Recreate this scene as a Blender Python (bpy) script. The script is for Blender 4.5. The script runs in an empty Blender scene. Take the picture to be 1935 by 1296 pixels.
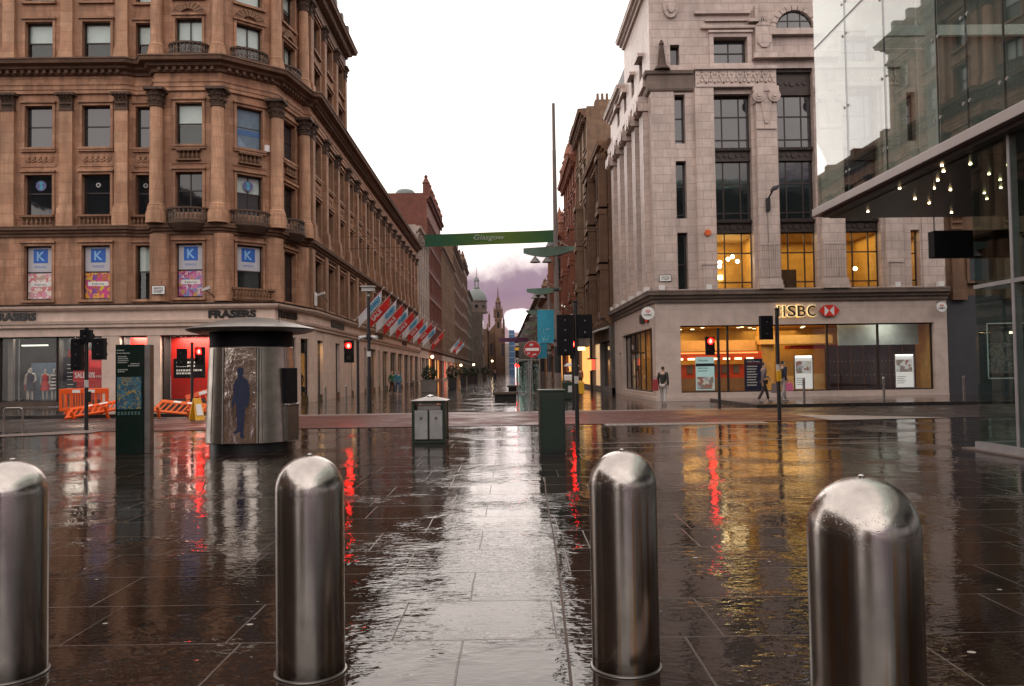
import bpy, math, random
from mathutils import Vector, Matrix
random.seed(7)
sc = bpy.context.scene
col = sc.collection
PI = math.pi

# ------------------------------------------------------------------ camera
F_PX, RHO, UX0, UY0 = 1540.0, .0147, -.01186, -.0336
yaw, pit = math.atan(-UX0), math.atan(-UY0)
EYE = Vector((0, 0, 1.6))
FW = Vector((math.sin(yaw)*math.cos(pit), math.cos(yaw)*math.cos(pit), math.sin(pit)))
R0 = Vector((math.cos(yaw), -math.sin(yaw), 0))
U0 = R0.cross(FW)
RT = R0*math.cos(RHO) - U0*math.sin(RHO)
UP = R0*math.sin(RHO) + U0*math.cos(RHO)
cam = bpy.data.cameras.new('camera')
camo = bpy.data.objects.new('camera', cam)
col.objects.link(camo)
cam.sensor_width = 36
cam.lens = 36*F_PX/1935
cam.clip_end = 3000
camo.matrix_world = Matrix(((RT.x, UP.x, -FW.x, EYE.x), (RT.y, UP.y, -FW.y, EYE.y), (RT.z, UP.z, -FW.z, EYE.z), (0, 0, 0, 1)))
sc.camera = camo

def ray(px, py):
    return FW + RT*((px-967.5)/F_PX) + UP*((648-py)/F_PX)
def aY(px, py, Y):                 # the point of depth Y seen at a photo pixel
    d = ray(px, py)
    return EYE + d*(Y/d.y)
def gnd(px, py):
    d = ray(px, py)
    return EYE + d*(-1.6/d.z)

# ------------------------------------------------------------------ mesh helpers
class Fac:
    """a facade plane: u runs along it, w outwards, z up"""
    def __init__(s, a, b):
        s.o = Vector((a[0], a[1]))
        d = Vector((b[0]-a[0], b[1]-a[1]))
        s.L = d.length
        s.d = d/s.L
        s.n = Vector((s.d.y, -s.d.x))
    def p(s, u, w, z):
        q = s.o + s.d*u + s.n*w
        return (q.x, q.y, z)
WORLD = Fac((0, 0), (1, 0))        # u = x, w = -y

class MB:
    def __init__(s):
        s.v = []; s.f = []; s.mi = []; s.cur = 0
    def add(s, vs, fs):
        n = len(s.v)
        s.v += [tuple(v) for v in vs]
        s.f += [[i+n for i in f] for f in fs]
        s.mi += [s.cur]*len(fs)
        return s
    def hexa(s, p):
        return s.add(p, [(0, 3, 2, 1), (4, 5, 6, 7), (0, 1, 5, 4), (1, 2, 6, 5), (2, 3, 7, 6), (3, 0, 4, 7)])
    def box(s, x0, x1, y0, y1, z0, z1):
        return s.hexa([(x0, y0, z0), (x1, y0, z0), (x1, y1, z0), (x0, y1, z0), (x0, y0, z1), (x1, y0, z1), (x1, y1, z1), (x0, y1, z1)])
    def fbox(s, F, u0, u1, w0, w1, z0, z1):
        return s.hexa([F.p(u0, w1, z0), F.p(u1, w1, z0), F.p(u1, w0, z0), F.p(u0, w0, z0), F.p(u0, w1, z1), F.p(u1, w1, z1), F.p(u1, w0, z1), F.p(u0, w0, z1)])
    def fpoly(s, F, poly, w0, w1):
        n = len(poly)
        vs = [F.p(u, w1, z) for u, z in poly] + [F.p(u, w0, z) for u, z in poly]
        fs = [list(range(n)), list(range(2*n-1, n-1, -1))] + [[i, i+n, (i+1) % n+n, (i+1) % n] for i in range(n)]
        return s.add(vs, fs)
    def quad(s, a, b, c, d):
        return s.add([a, b, c, d], [(0, 1, 2, 3)])
    def tube(s, p, q, r0, r1=None, n=10, caps=True):
        r1 = r0 if r1 is None else r1
        p, q = Vector(p), Vector(q)
        d = (q-p).normalized()
        a = d.cross(Vector((0, 0, 1) if abs(d.z) < .9 else (1, 0, 0))).normalized()
        b = d.cross(a)
        vs = []
        for c, r in ((p, r0), (q, r1)):
            for i in range(n):
                t = 2*PI*i/n
                vs.append(c + (a*math.cos(t) + b*math.sin(t))*r)
        fs = [[i, (i+1) % n, (i+1) % n+n, i+n] for i in range(n)]
        if caps:
            fs += [list(range(n-1, -1, -1)), list(range(n, 2*n))]
        return s.add(vs, fs)
    def pipe(s, pts, r, n=8):
        for a, b in zip(pts, pts[1:]):
            s.tube(a, b, r, r, n)
        return s
    def lathe(s, prof, c=(0, 0), n=16, a0=0., a1=2*PI, caps=True, sx=1., sy=1.):
        full = abs(a1-a0-2*PI) < 1e-6
        m = n if full else n+1
        vs = []
        for r, z in prof:
            for i in range(m):
                t = a0+(a1-a0)*i/n
                vs.append((c[0]+r*sx*math.cos(t), c[1]+r*sy*math.sin(t), z))
        fs = []
        for k in range(len(prof)-1):
            for i in range(n):
                j = (i+1) % m
                fs.append([k*m+i, k*m+j, (k+1)*m+j, (k+1)*m+i])
        if caps and full:
            if prof[0][0] > 1e-4: fs.append(list(range(m-1, -1, -1)))
            if prof[-1][0] > 1e-4: fs.append(list(range((len(prof)-1)*m, len(prof)*m)))
        return s.add(vs, fs)
    def ball(s, c, r, n=10, k=6, sz=1.):
        n0 = len(s.v)
        s.lathe([(max(r*math.sin(PI*i/k), 1e-5), c[2]-r*sz*math.cos(PI*i/k)) for i in range(k+1)], (c[0], c[1]), n, caps=False)
        return s
    def sweep(s, path, prof):
        P = [Vector(p) for p in path]
        n = len(P); m = len(prof)
        nor = []
        for a, b in zip(P, P[1:]):
            d = (b-a).normalized(); nor.append(Vector((d.y, -d.x)))
        vs = []
        for i, p in enumerate(P):
            if i == 0: k = nor[0]
            elif i == n-1: k = nor[-1]
            else:
                k = nor[i-1]+nor[i]
                k = k/max(k.dot(nor[i]), .35)
            for w, z in prof:
                q = p+k*w
                vs.append((q.x, q.y, z))
        fs = []
        for i in range(n-1):
            for j in range(m-1):
                fs.append([i*m+j, (i+1)*m+j, (i+1)*m+j+1, i*m+j+1])
        fs += [list(range(m)), list(range((n-1)*m+m-1, (n-1)*m-1, -1))]
        return s.add(vs, fs)
    def wall(s, F, u0, u1, z0, z1, ops, dep=.3):
        us = sorted({u0, u1, *[min(max(o[0], u0), u1) for o in ops], *[min(max(o[1], u0), u1) for o in ops]})
        for a, b in zip(us, us[1:]):
            if b-a < 1e-5: continue
            cut = sorted((o[2], o[3]) for o in ops if o[0] <= a+1e-6 and o[1] >= b-1e-6)
            z = z0
            for c0, c1 in cut + [(z1, z1)]:
                if c0-z > 1e-5:
                    s.add([F.p(a, 0, z), F.p(b, 0, z), F.p(b, 0, c0), F.p(a, 0, c0)], [(0, 1, 2, 3)])
                z = max(z, c1)
        for a, b, c, d in ops:
            q = lambda *k: s.add([F.p(*i) for i in k], [(0, 1, 2, 3)])
            q((a, 0, c), (a, 0, d), (a, -dep, d), (a, -dep, c))
            q((b, 0, d), (b, 0, c), (b, -dep, c), (b, -dep, d))
            q((a, 0, d), (b, 0, d), (b, -dep, d), (a, -dep, d))
            q((b, 0, c), (a, 0, c), (a, -dep, c), (b, -dep, c))
        return s
    def surround(s, F, u0, u1, z0, z1, t=.13, w=.07, sill=True):
        s.fbox(F, u0-t, u0, .002, w, z0, z1+t)
        s.fbox(F, u1, u1+t, .002, w, z0, z1+t)
        s.fbox(F, u0, u1, .002, w, z1, z1+t)
        s.fbox(F, u0-t-.05, u1+t+.05, .002, w+.1, z1+t, z1+t+.1)
        if sill: s.fbox(F, u0-t-.04, u1+t+.04, .002, w+.09, z0-.12, z0)
        return s

def inv(par):
    return Matrix.Translation(-par.location) if par.type == 'EMPTY' else Matrix.Identity(4)
def ob(name, mb, mat, par=None, smooth=None, bevel=None, label=None):
    me = bpy.data.meshes.new(name)
    me.from_pydata(mb.v, [], mb.f)
    for m in (mat if isinstance(mat, (list, tuple)) else [mat]): me.materials.append(m)
    if any(mb.mi): me.polygons.foreach_set('material_index', mb.mi)
    if smooth:
        me.polygons.foreach_set('use_smooth', [True]*len(me.polygons))
        me.set_sharp_from_angle(angle=math.radians(smooth))
    me.update()
    o = bpy.data.objects.new(name, me)
    col.objects.link(o)
    if par is not None:
        o.parent = par
        o.matrix_parent_inverse = inv(par)
    if bevel:
        b = o.modifiers.new('edge', 'BEVEL'); b.width = bevel; b.segments = 2; b.limit_method = 'ANGLE'
    if label: o['label'] = label
    return o
def thing(name, label, cat, loc=(0, 0, 0), group=None):
    o = bpy.data.objects.new(name, None)
    o.empty_display_size = .3
    col.objects.link(o)
    o.location = loc
    return tag(o, label, cat, group)
def tag(o, label, cat, group=None):
    o['label'] = label; o['category'] = cat
    if group: o['group'] = group
    return o
def struct(name, mb, mat, kind='structure', **k):
    o = ob(name, mb, mat, **k); o['kind'] = kind
    return o
def copytree(o, par=None):
    c = o.copy(); col.objects.link(c)
    if par is not None: c.parent = par
    for ch in list(o.children): copytree(ch, c)
    return c
def dup(root, loc, rz=0., label=None):
    c = copytree(root)
    c.location = loc; c.rotation_euler.z = rz
    if label: c['label'] = label
    return c
def place(root, loc, rz=0.):
    root.location = loc; root.rotation_euler.z = rz
    return root

# ------------------------------------------------------------------ lettering
TX = {}
def glyphs(s, ext=.012, off=0., shear=0., space=1.):
    k = (s, ext, off, shear, space)
    if k not in TX:
        cu = bpy.data.curves.new('lettering', 'FONT')
        cu.body = s; cu.extrude = ext; cu.offset = off; cu.shear = shear; cu.space_character = space; cu.resolution_u = 3
        cu.align_x = 'CENTER'
        o = bpy.data.objects.new('lettering', cu); col.objects.link(o)
        dg = bpy.context.evaluated_depsgraph_get(); dg.update()
        me = bpy.data.meshes.new_from_object(o.evaluated_get(dg))
        vs = [tuple(v.co) for v in me.vertices]; fs = [tuple(p.vertices) for p in me.polygons]
        bpy.data.objects.remove(o); bpy.data.curves.remove(cu); bpy.data.meshes.remove(me)
        TX[k] = (vs, fs)
    return TX[k]
def put_text(mb, s, F, u0, u1, z0, z1, w, thick=.01, rot=0., keep=False, **k):
    vs, fs = glyphs(s, **k)
    xs = [v[0] for v in vs]; ys = [v[1] for v in vs]; zs = [v[2] for v in vs]
    sx = (u1-u0)/(max(xs)-min(xs)); sy = (z1-z0)/(max(ys)-min(ys))
    if keep: sx = sy = min(sx, sy)
    cu, cz = (u0+u1)/2, (z0+z1)/2
    mx, my = (max(xs)+min(xs))/2, (max(ys)+min(ys))/2
    zr = max(zs)-min(zs) or 1
    out = []
    for x, y, z in vs:
        a, b = (x-mx)*sx, (y-my)*sy
        out.append(F.p(cu+a*math.cos(rot)-b*math.sin(rot), w+thick*(z-min(zs))/zr, cz+a*math.sin(rot)+b*math.cos(rot)))
    return mb.add(out, fs)
for a in ('FRASERS', 'RASERS', 'HSBC', 'SALE', 'K', 'KINGS', 'Fabrics', 'SALE 50%', 'OFF', 'Glasgow', 'ARGYLE', 'STREET', 'Welcome', 'Premier'): glyphs(a)

# ------------------------------------------------------------------ materials
class NT:
    def __init__(s, name):
        s.m = bpy.data.materials.new(name); s.m.use_nodes = True
        s.t = s.m.node_tree; s.b = s.t.nodes['Principled BSDF']; s.out = s.t.nodes['Material Output']
    def n(s, typ, ins=None, **props):
        x = s.t.nodes.new(typ)
        for k, v in props.items(): setattr(x, k, v)
        for k, v in (ins or {}).items(): s.set(x.inputs[k], v)
        return x
    def set(s, sock, v):
        if isinstance(v, bpy.types.NodeSocket): s.t.links.new(v, sock)
        elif isinstance(v, (tuple, list)) and sock.type == 'RGBA' and len(v) == 3: sock.default_value = (*v, 1)
        else: sock.default_value = v
    def P(s, **k):
        names = {'color': 'Base Color', 'rough': 'Roughness', 'metal': 'Metallic', 'normal': 'Normal', 'ior': 'IOR', 'spec': 'Specular IOR Level', 'emit': 'Emission Color', 'estr': 'Emission Strength', 'coat': 'Coat Weight', 'crough': 'Coat Roughness', 'alpha': 'Alpha', 'aniso': 'Anisotropic'}
        for a, v in k.items(): s.set(s.b.inputs[names[a]], v)
        return s.m
    def noise(s, vec, scale, detail=4, rough=.55):
        return s.n('ShaderNodeTexNoise', {'Vector': vec, 'Scale': scale, 'Detail': detail, 'Roughness': rough}).outputs['Fac']
    def ramp(s, fac, stops):
        r = s.n('ShaderNodeValToRGB', {'Fac': fac})
        e = r.color_ramp.elements
        while len(e) < len(stops): e.new(.5)
        for el, (p, c) in zip(e, stops):
            el.position = p; el.color = (*c, 1) if isinstance(c, tuple) else (c, c, c, 1)
        return r.outputs['Color']
    def mix(s, f, a, b, mode='MIX'):
        x = s.n('ShaderNodeMix', data_type='RGBA', blend_type=mode)
        s.set(x.inputs[0], f); s.set(x.inputs[6], a); s.set(x.inputs[7], b)
        return x.outputs[2]
    def math(s, op, a, b=0., c=None, clamp=False):
        x = s.n('ShaderNodeMath', operation=op, use_clamp=clamp)
        s.set(x.inputs[0], a); s.set(x.inputs[1], b)
        if c is not None: s.set(x.inputs[2], c)
        return x.outputs[0]
    def vmath(s, op, a, b):
        x = s.n('ShaderNodeVectorMath', operation=op)
        s.set(x.inputs[0], a); s.set(x.inputs[1], b)
        return x
    def scaled(s, vec, v): return s.vmath('MULTIPLY', vec, v).outputs[0]
    def bump(s, h, strength=.3, dist=.02, normal=None):
        i = {'Height': h, 'Strength': strength, 'Distance': dist}
        if normal is not None: i['Normal'] = normal
        return s.n('ShaderNodeBump', i).outputs[0]
    def pos(s): return s.n('ShaderNodeNewGeometry').outputs['Position']
    def obj(s): return s.n('ShaderNodeTexCoord').outputs['Object']

def stone(name, c1, c2, bw=.9, bh=.38, grime=.55, mortar=.75, rough=.75, msize=.012, streak=.5, warm=None):
    s = NT(name)
    g = s.n('ShaderNodeNewGeometry')
    pos = g.outputs['Position']
    t = s.vmath('CROSS_PRODUCT', g.outputs['Normal'], (0, 0, 1)).outputs[0]
    u = s.vmath('DOT_PRODUCT', pos, t).outputs['Value']
    z = s.n('ShaderNodeSeparateXYZ', {'Vector': pos}).outputs['Z']
    uv = s.n('ShaderNodeCombineXYZ', {'X': u, 'Y': z}).outputs[0]
    br = s.n('ShaderNodeTexBrick', {'Vector': uv, 'Color1': c1, 'Color2': c2, 'Mortar': tuple(x*mortar for x in c1), 'Scale': 1., 'Mortar Size': msize, 'Mortar Smooth': .2, 'Bias': -.1, 'Brick Width': bw, 'Row Height': bh})
    c = br.outputs['Color']
    c = s.mix(s.ramp(s.noise(pos, 2.2, 5), [(.35, 0.), (.7, .6)]), c, tuple(x*.72 for x in c2))
    soot = s.ramp(s.noise(s.scaled(pos, (1.6, 1.6, .22)), 1.1, 6, .65), [(.42, 0.), (.75, 1.)])
    c = s.mix(s.math('MULTIPLY', soot, streak), c, tuple(x*.3 for x in c2))
    blot = s.ramp(s.noise(pos, .33, 6, .7), [(.45, 0.), (.7, 1.)])
    c = s.mix(s.math('MULTIPLY', blot, grime), c, tuple(x*.42 for x in c1))
    h = s.math('ADD', s.math('MULTIPLY', br.outputs['Fac'], -1.), s.math('MULTIPLY', s.noise(pos, 14, 4), .35))
    return s.P(color=c, rough=rough, normal=s.bump(h, .5, .02))
def plain(name, c, rough=.5, metal=0., spec=.5, var=.15, scale=3., bump=0., coat=0.):
    s = NT(name)
    p = s.obj()
    n = s.noise(p, scale, 5, .6)
    cc = s.mix(s.ramp(n, [(.3, 0.), (.72, 1.)]), tuple(x*(1+var) for x in c), tuple(x*(1-var) for x in c))
    r = s.math('ADD', s.math('MULTIPLY', n, .2), rough-.1)
    k = dict(color=cc, rough=r, metal=metal, spec=spec, coat=coat)
    if bump: k['normal'] = s.bump(s.noise(p, scale*6, 4), bump, .01)
    return s.P(**k)
def glow(name, c, strength):
    s = NT(name)
    return s.P(color=tuple(x*.5 for x in c), emit=c, estr=strength, rough=.4)
def clear(name, tint=(.9, .95, .93), ior=1.5, boost=1., wav=0.):
    s = NT(name)
    g_ = s.n('ShaderNodeNewGeometry')
    cosi = s.math('ABSOLUTE', s.vmath('DOT_PRODUCT', g_.outputs['Normal'], g_.outputs['Incoming']).outputs['Value'])
    f0 = ((ior-1)/(ior+1))**2
    fr = s.math('MULTIPLY_ADD', s.math('POWER', s.math('SUBTRACT', 1., cosi, clamp=True), 5.), 1-f0, f0)
    tr = s.n('ShaderNodeBsdfTransparent', {'Color': tint}).outputs[0]
    gi = {'Color': (1, 1, 1), 'Roughness': .01}
    if wav: gi['Normal'] = s.bump(s.noise(s.pos(), .7, 2), wav, .05)
    gl = s.n('ShaderNodeBsdfGlossy', gi).outputs[0]
    mx = s.n('ShaderNodeMixShader', {0: s.math('MULTIPLY', fr, boost, clamp=True), 1: tr, 2: gl})
    s.t.links.new(mx.outputs[0], s.out.inputs['Surface'])
    return s.m
def pane_mat(name, c, ior=1.6, rough=.04):
    s = NT(name)
    p = s.pos()
    n = s.noise(p, .55, 2)
    return s.P(color=s.mix(n, tuple(x*.5 for x in c), tuple(x*1.4 for x in c)), rough=rough, ior=ior, normal=s.bump(s.noise(p, 1.3, 2), .06, .05))
def splash(name, cols, scale, lit=0.):
    s = NT(name)
    p = s.pos()
    w = s.vmath('ADD', p, s.scaled(s.n('ShaderNodeTexNoise', {'Vector': p, 'Scale': 5.}).outputs['Color'], (.5, .5, .5))).outputs[0]
    v = s.n('ShaderNodeTexVoronoi', {'Vector': w, 'Scale': scale}).outputs['Color']
    f = s.n('ShaderNodeSeparateXYZ', {'Vector': v}).outputs['X']
    r = s.n('ShaderNodeValToRGB', {'Fac': f}); r.color_ramp.interpolation = 'CONSTANT'
    e = r.color_ramp.elements
    while len(e) < len(cols): e.new(.5)
    for i, (el, c) in enumerate(zip(e, cols)): el.position = i/len(cols); el.color = (*c, 1)
    if lit: s.P(emit=r.outputs[0], estr=lit)
    return s.P(color=r.outputs[0], rough=.4)

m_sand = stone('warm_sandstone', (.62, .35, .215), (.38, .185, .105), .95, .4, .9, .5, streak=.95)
m_colst = stone('lit_column_sandstone', (.70, .42, .26), (.5, .26, .15), 3., .52, .6, .6, .75, .014, .75)  # lit look of the columns put into a paler stone colour
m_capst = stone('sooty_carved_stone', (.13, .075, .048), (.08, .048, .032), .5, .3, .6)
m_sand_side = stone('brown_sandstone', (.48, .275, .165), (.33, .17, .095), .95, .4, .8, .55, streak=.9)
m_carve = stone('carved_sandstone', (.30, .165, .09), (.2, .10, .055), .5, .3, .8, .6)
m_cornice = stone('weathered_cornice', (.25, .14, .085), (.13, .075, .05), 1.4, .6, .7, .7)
m_soot = stone('sooty_stone', (.11, .07, .05), (.065, .045, .035), 1.2, .5)
m_paint = stone('painted_shopfront', (.74, .57, .47), (.68, .52, .43), 2.2, 1.6, .25, .8, .5, .008, .25)
m_faience = stone('cream_faience', (.70, .565, .50), (.60, .475, .42), .75, .42, .45, .45, .4, .012, .35)
m_granite = stone('polished_shop_cladding', (.66, .53, .465), (.62, .495, .43), 1.6, 1.1, .15, .72, .35, .008, .12)
m_faience_dark = stone('stained_faience', (.27, .2, .165), (.19, .145, .12), 1.2, .5, .7)
m_white = stone('pale_stone', (.5, .42, .36), (.42, .35, .29), .9, .4, .4)
m_red = stone('red_sandstone', (.23, .075, .047), (.17, .055, .036), .9, .4, .6)
m_redbrown = stone('rusty_sandstone', (.34, .125, .07), (.25, .085, .05), .9, .4, .6)
m_buff = stone('buff_sandstone', (.31, .195, .12), (.23, .14, .09), .9, .4, .5)
m_brownst = stone('dark_brown_stone', (.22, .12, .07), (.155, .085, .052), .9, .4, .6)
m_greyst = stone('grey_stone', (.19, .145, .115), (.14, .11, .09), .9, .4, .6)
m_greypier = stone('grey_granite', (.24, .205, .18), (.2, .17, .15), 1.2, .8, .3)
m_slate = plain('slate', (.06, .06, .065), .5)
m_lead = plain('lead_roof', (.17, .2, .19), .5)
m_dome = plain('copper_dome', (.17, .19, .18), .6)
m_frame = plain('dark_window_frame', (.028, .018, .015), .45)
m_bronze = plain('dark_bronze', (.045, .03, .025), .4, .3, bump=.2)
m_pane = pane_mat('window_glass', (.012, .014, .017), 1.75)
m_pane_b = pane_mat('bluish_window_glass', (.03, .034, .04), 1.9)
m_pane_far = pane_mat('far_window_glass', (.02, .018, .017), 1.6, .1)
m_clear = clear('clear_glass')
m_shopglass = clear('shop_glass', (.95, .95, .93), 1.45, .7)
m_mirrorglass = clear('curtain_wall_glass', (.84, .88, .86), 2.2, 1.1, .006)
m_lobbyglass = clear('lobby_glass', (.80, .88, .86), 1.55, .8)
m_blind = plain('window_blind', (.78, .77, .78), .8, var=.06)
m_dark = plain('dark_room', (.012, .011, .01), .9)
m_black = plain('black_metal', (.012, .012, .013), .4)
m_blackp = plain('black_plastic', (.005, .005, .006), .65, spec=.2)
m_blue = plain('logo_blue', (.02, .12, .5), .5)
m_teal = plain('teal_banner', (.015, .23, .34), .6, var=.12)
m_teald = plain('faded_teal_print', (.25, .5, .56), .6)
m_letterw = plain('white_lettering', (.78, .77, .75), .5, var=.03)
m_whitep = plain('white_paint', (.75, .73, .7), .5, var=.05)
m_greyw = plain('pale_grey_paint', (.5, .49, .47), .5)
m_redp = plain('red_panel', (.42, .014, .01), .45, var=.1)
m_redd = plain('red_cloth', (.5, .02, .018), .7, var=.15)
m_flagw = plain('white_cloth', (.85, .85, .88), .8, var=.06)
m_flagb = plain('blue_print', (.04, .36, .62), .7)
m_crim = plain('crimson_edge', (.33, .015, .05), .7)
m_orange = plain('orange_plastic', (.8, .1, .01), .4, var=.12)
m_orange2 = plain('sun_faded_orange_plastic', (.72, .13, .02), .5, var=.2)
m_yellow = plain('yellow_plastic', (.75, .4, .02), .4)
m_green = plain('dark_green_paint', (.008, .022, .012), .35, var=.25)
m_totem = plain('green_black_glass', (.005, .016, .012), .15, var=.2)
m_gold = plain('gilt_edge', (.75, .5, .18), .35, .6)
m_bark = plain('bark', (.07, .045, .03), .8)
m_skin = plain('skin', (.5, .3, .22), .55, var=.06)
m_hair = plain('dark_hair', (.03, .02, .014), .6)
m_map = splash('street_map', [(.02, .08, .14), (.03, .12, .2), (.05, .17, .22), (.3, .22, .05), (.02, .06, .1)], 26)
m_posterA = splash('candy_poster', [(.6, .2, .2), (.7, .6, .55), (.5, .35, .3), (.65, .3, .4), (.8, .72, .66)], 6)
m_posterB = splash('paint_poster', [(.6, .05, .25), (.75, .35, .04), (.6, .5, .04), (.5, .08, .2), (.5, .12, .05), (.2, .06, .3)], 4)
m_posterC = splash('flower_poster', [(.2, .25, .5), (.6, .2, .4), (.65, .5, .55), (.5, .3, .1), (.4, .06, .2)], 5)
m_photo = splash('photograph_print', [(.1, .05, .05), (.3, .25, .2), (.05, .06, .1), (.25, .3, .33)], 9)
m_photolit = splash('self_lit_photograph', [(.25, .12, .1), (.45, .42, .38), (.3, .3, .33), (.5, .5, .5), (.2, .17, .15)], 5, .35)  # print given a glow of its own to lighten it

def steel(name, c=(.56, .52, .48), lo=.14, hi=.29, drips=False):
    s = NT(name)
    p = s.obj()
    br = s.noise(s.scaled(p, (60, 60, .7)), 3, 4, .6)
    bl = s.noise(p, 3., 5, .65)
    r = s.math('ADD', s.math('MULTIPLY', br, hi-lo), s.math('MULTIPLY', bl, .14))
    r = s.math('ADD', r, lo-.08)
    cc = s.mix(s.ramp(bl, [(.35, 0.), (.75, 1.)]), c, tuple(x*.55 for x in c))
    if drips:
        d = s.ramp(s.noise(s.scaled(p, (26, 26, .3)), 1.2, 2), [(.57, 0.), (.64, 1.)])
        z = s.n('ShaderNodeSeparateXYZ', {'Vector': p}).outputs['Z']
        top = s.ramp(z, [(.86, 0.), (.97, 1.)])
        cc = s.mix(s.math('MULTIPLY', s.math('MULTIPLY', d, s.math('SUBTRACT', 1., top)), .75), cc, (.46, .27, .12))
        dirt = s.ramp(s.math('ADD', z, s.math('MULTIPLY', bl, .12)), [(.05, 1.), (.16, 0.)])
        cc = s.mix(s.math('MULTIPLY', dirt, .75), cc, (.04, .03, .025))
        v = s.n('ShaderNodeTexVoronoi', {'Vector': p, 'Scale': 130.}).outputs['Distance']
        drop = s.math('MULTIPLY', s.ramp(v, [(.18, 1.), (.42, 0.)]), s.ramp(s.noise(p, 30, 2), [(.44, 0.), (.52, 1.)]))
        drop = s.math('MULTIPLY', drop, s.math('ADD', s.math('MULTIPLY', top, .22), .02))
        h = s.math('ADD', s.math('MULTIPLY', br, .06), drop)
        return s.P(color=cc, metal=1., rough=r, normal=s.bump(h, .5, .004), aniso=.5)
    return s.P(color=cc, metal=1., rough=r, normal=s.bump(br, .05, .003))
m_bollard = steel('wet_brushed_steel', drips=True)
m_kiosk = steel('dull_kiosk_steel', (.56, .51, .44), .26, .42)
m_steel = steel('brushed_steel', (.5, .47, .43))
m_steeld = steel('dull_steel', (.3, .28, .26), .3, .5)
m_chrome = steel('polished_steel', (.6, .57, .54), .12, .2)
# ------------------------------------------------------------------ sky and light
sc.view_settings.view_transform = 'Standard'
sc.view_settings.look = 'None'
sc.view_settings.exposure = .25
sc.view_settings.gamma = 1
w = bpy.data.worlds.new('World'); sc.world = w; w.use_nodes = True
nt = w.node_tree
bg = nt.nodes['Background']
SUN_AZ, SUN_EL = math.radians(1.3), math.radians(3.6)
class WN(NT):
    def __init__(s, t): s.t = t
k = WN(nt)
sky = k.n('ShaderNodeTexSky', sky_type='NISHITA', sun_disc=False, sun_elevation=SUN_EL, sun_rotation=SUN_AZ, air_density=1.5, dust_density=3.)
gen = k.n('ShaderNodeTexCoord').outputs['Generated']
dirv = k.vmath('NORMALIZE', gen, (0, 0, 0)).outputs[0]
sx = k.n('ShaderNodeSeparateXYZ', {'Vector': dirv})
jit = k.noise(dirv, 9, 4); fine = k.noise(dirv, 60, 3)
el = k.math('ADD', sx.outputs['Z'], k.math('ADD', k.math('MULTIPLY', k.math('SUBTRACT', jit, .5), .10), k.math('MULTIPLY', k.math('SUBTRACT', fine, .5), .03)))
el = k.math('SUBTRACT', el, k.math('MULTIPLY', sx.outputs['X'], .25))
band = k.ramp(el, [(.0, (.44, .33, .35)), (.05, (.33, .255, .31)), (.085, (.25, .20, .315)), (.112, (.31, .25, .35)), (.150, (1.5, 1.36, 1.30)), (.3, (1.75, 1.58, 1.5)), (.9, (1.4, 1.26, 1.2))])
big = k.ramp(k.noise(dirv, 2.3, 5, .6), [(.3, .72), (.7, 1.12)])
cloud = k.mix(1., band, big, 'MULTIPLY')
gx = k.math('DIVIDE', k.math('SUBTRACT', sx.outputs['X'], .0215), .025)
gz = k.math('DIVIDE', k.math('SUBTRACT', sx.outputs['Z'], .060), .0145)
gd = k.math('ADD', k.math('ADD', k.math('MULTIPLY', gx, gx), k.math('MULTIPLY', gz, gz)), k.math('MULTIPLY', k.math('SUBTRACT', k.noise(dirv, 22, 3), .5), 2.2))
gl = k.ramp(gd, [(.25, 1.), (.62, .4), (1., 0.)])
cloud = k.mix(gl, cloud, (3.2, 2.9, 2.8))
cloud10 = k.scaled(cloud, (10, 10, 10))
k.set(bg.inputs['Color'], k.mix(.975, sky.outputs[0], cloud10))
bg.inputs['Strength'].default_value = .1
sl = bpy.data.lights.new('sun', 'SUN'); sl.energy = .5; sl.angle = math.radians(50); sl.color = (1, .9, .82)
so = bpy.data.objects.new('sun', sl); col.objects.link(so)
so.rotation_euler = Vector((math.sin(SUN_AZ)*math.cos(SUN_EL), math.cos(SUN_AZ)*math.cos(SUN_EL), math.sin(SUN_EL))).to_track_quat('Z', 'Y').to_euler()
def lamp(name, loc, size, energy, c, rot=(0, 0, 0), sy=None, par=None):
    l = bpy.data.lights.new(name, 'AREA'); l.energy = energy; l.color = c; l.size = size
    if sy: l.shape = 'RECTANGLE'; l.size_y = sy
    o = bpy.data.objects.new(name, l); col.objects.link(o); o.location = loc; o.rotation_euler = rot
    return o

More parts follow.
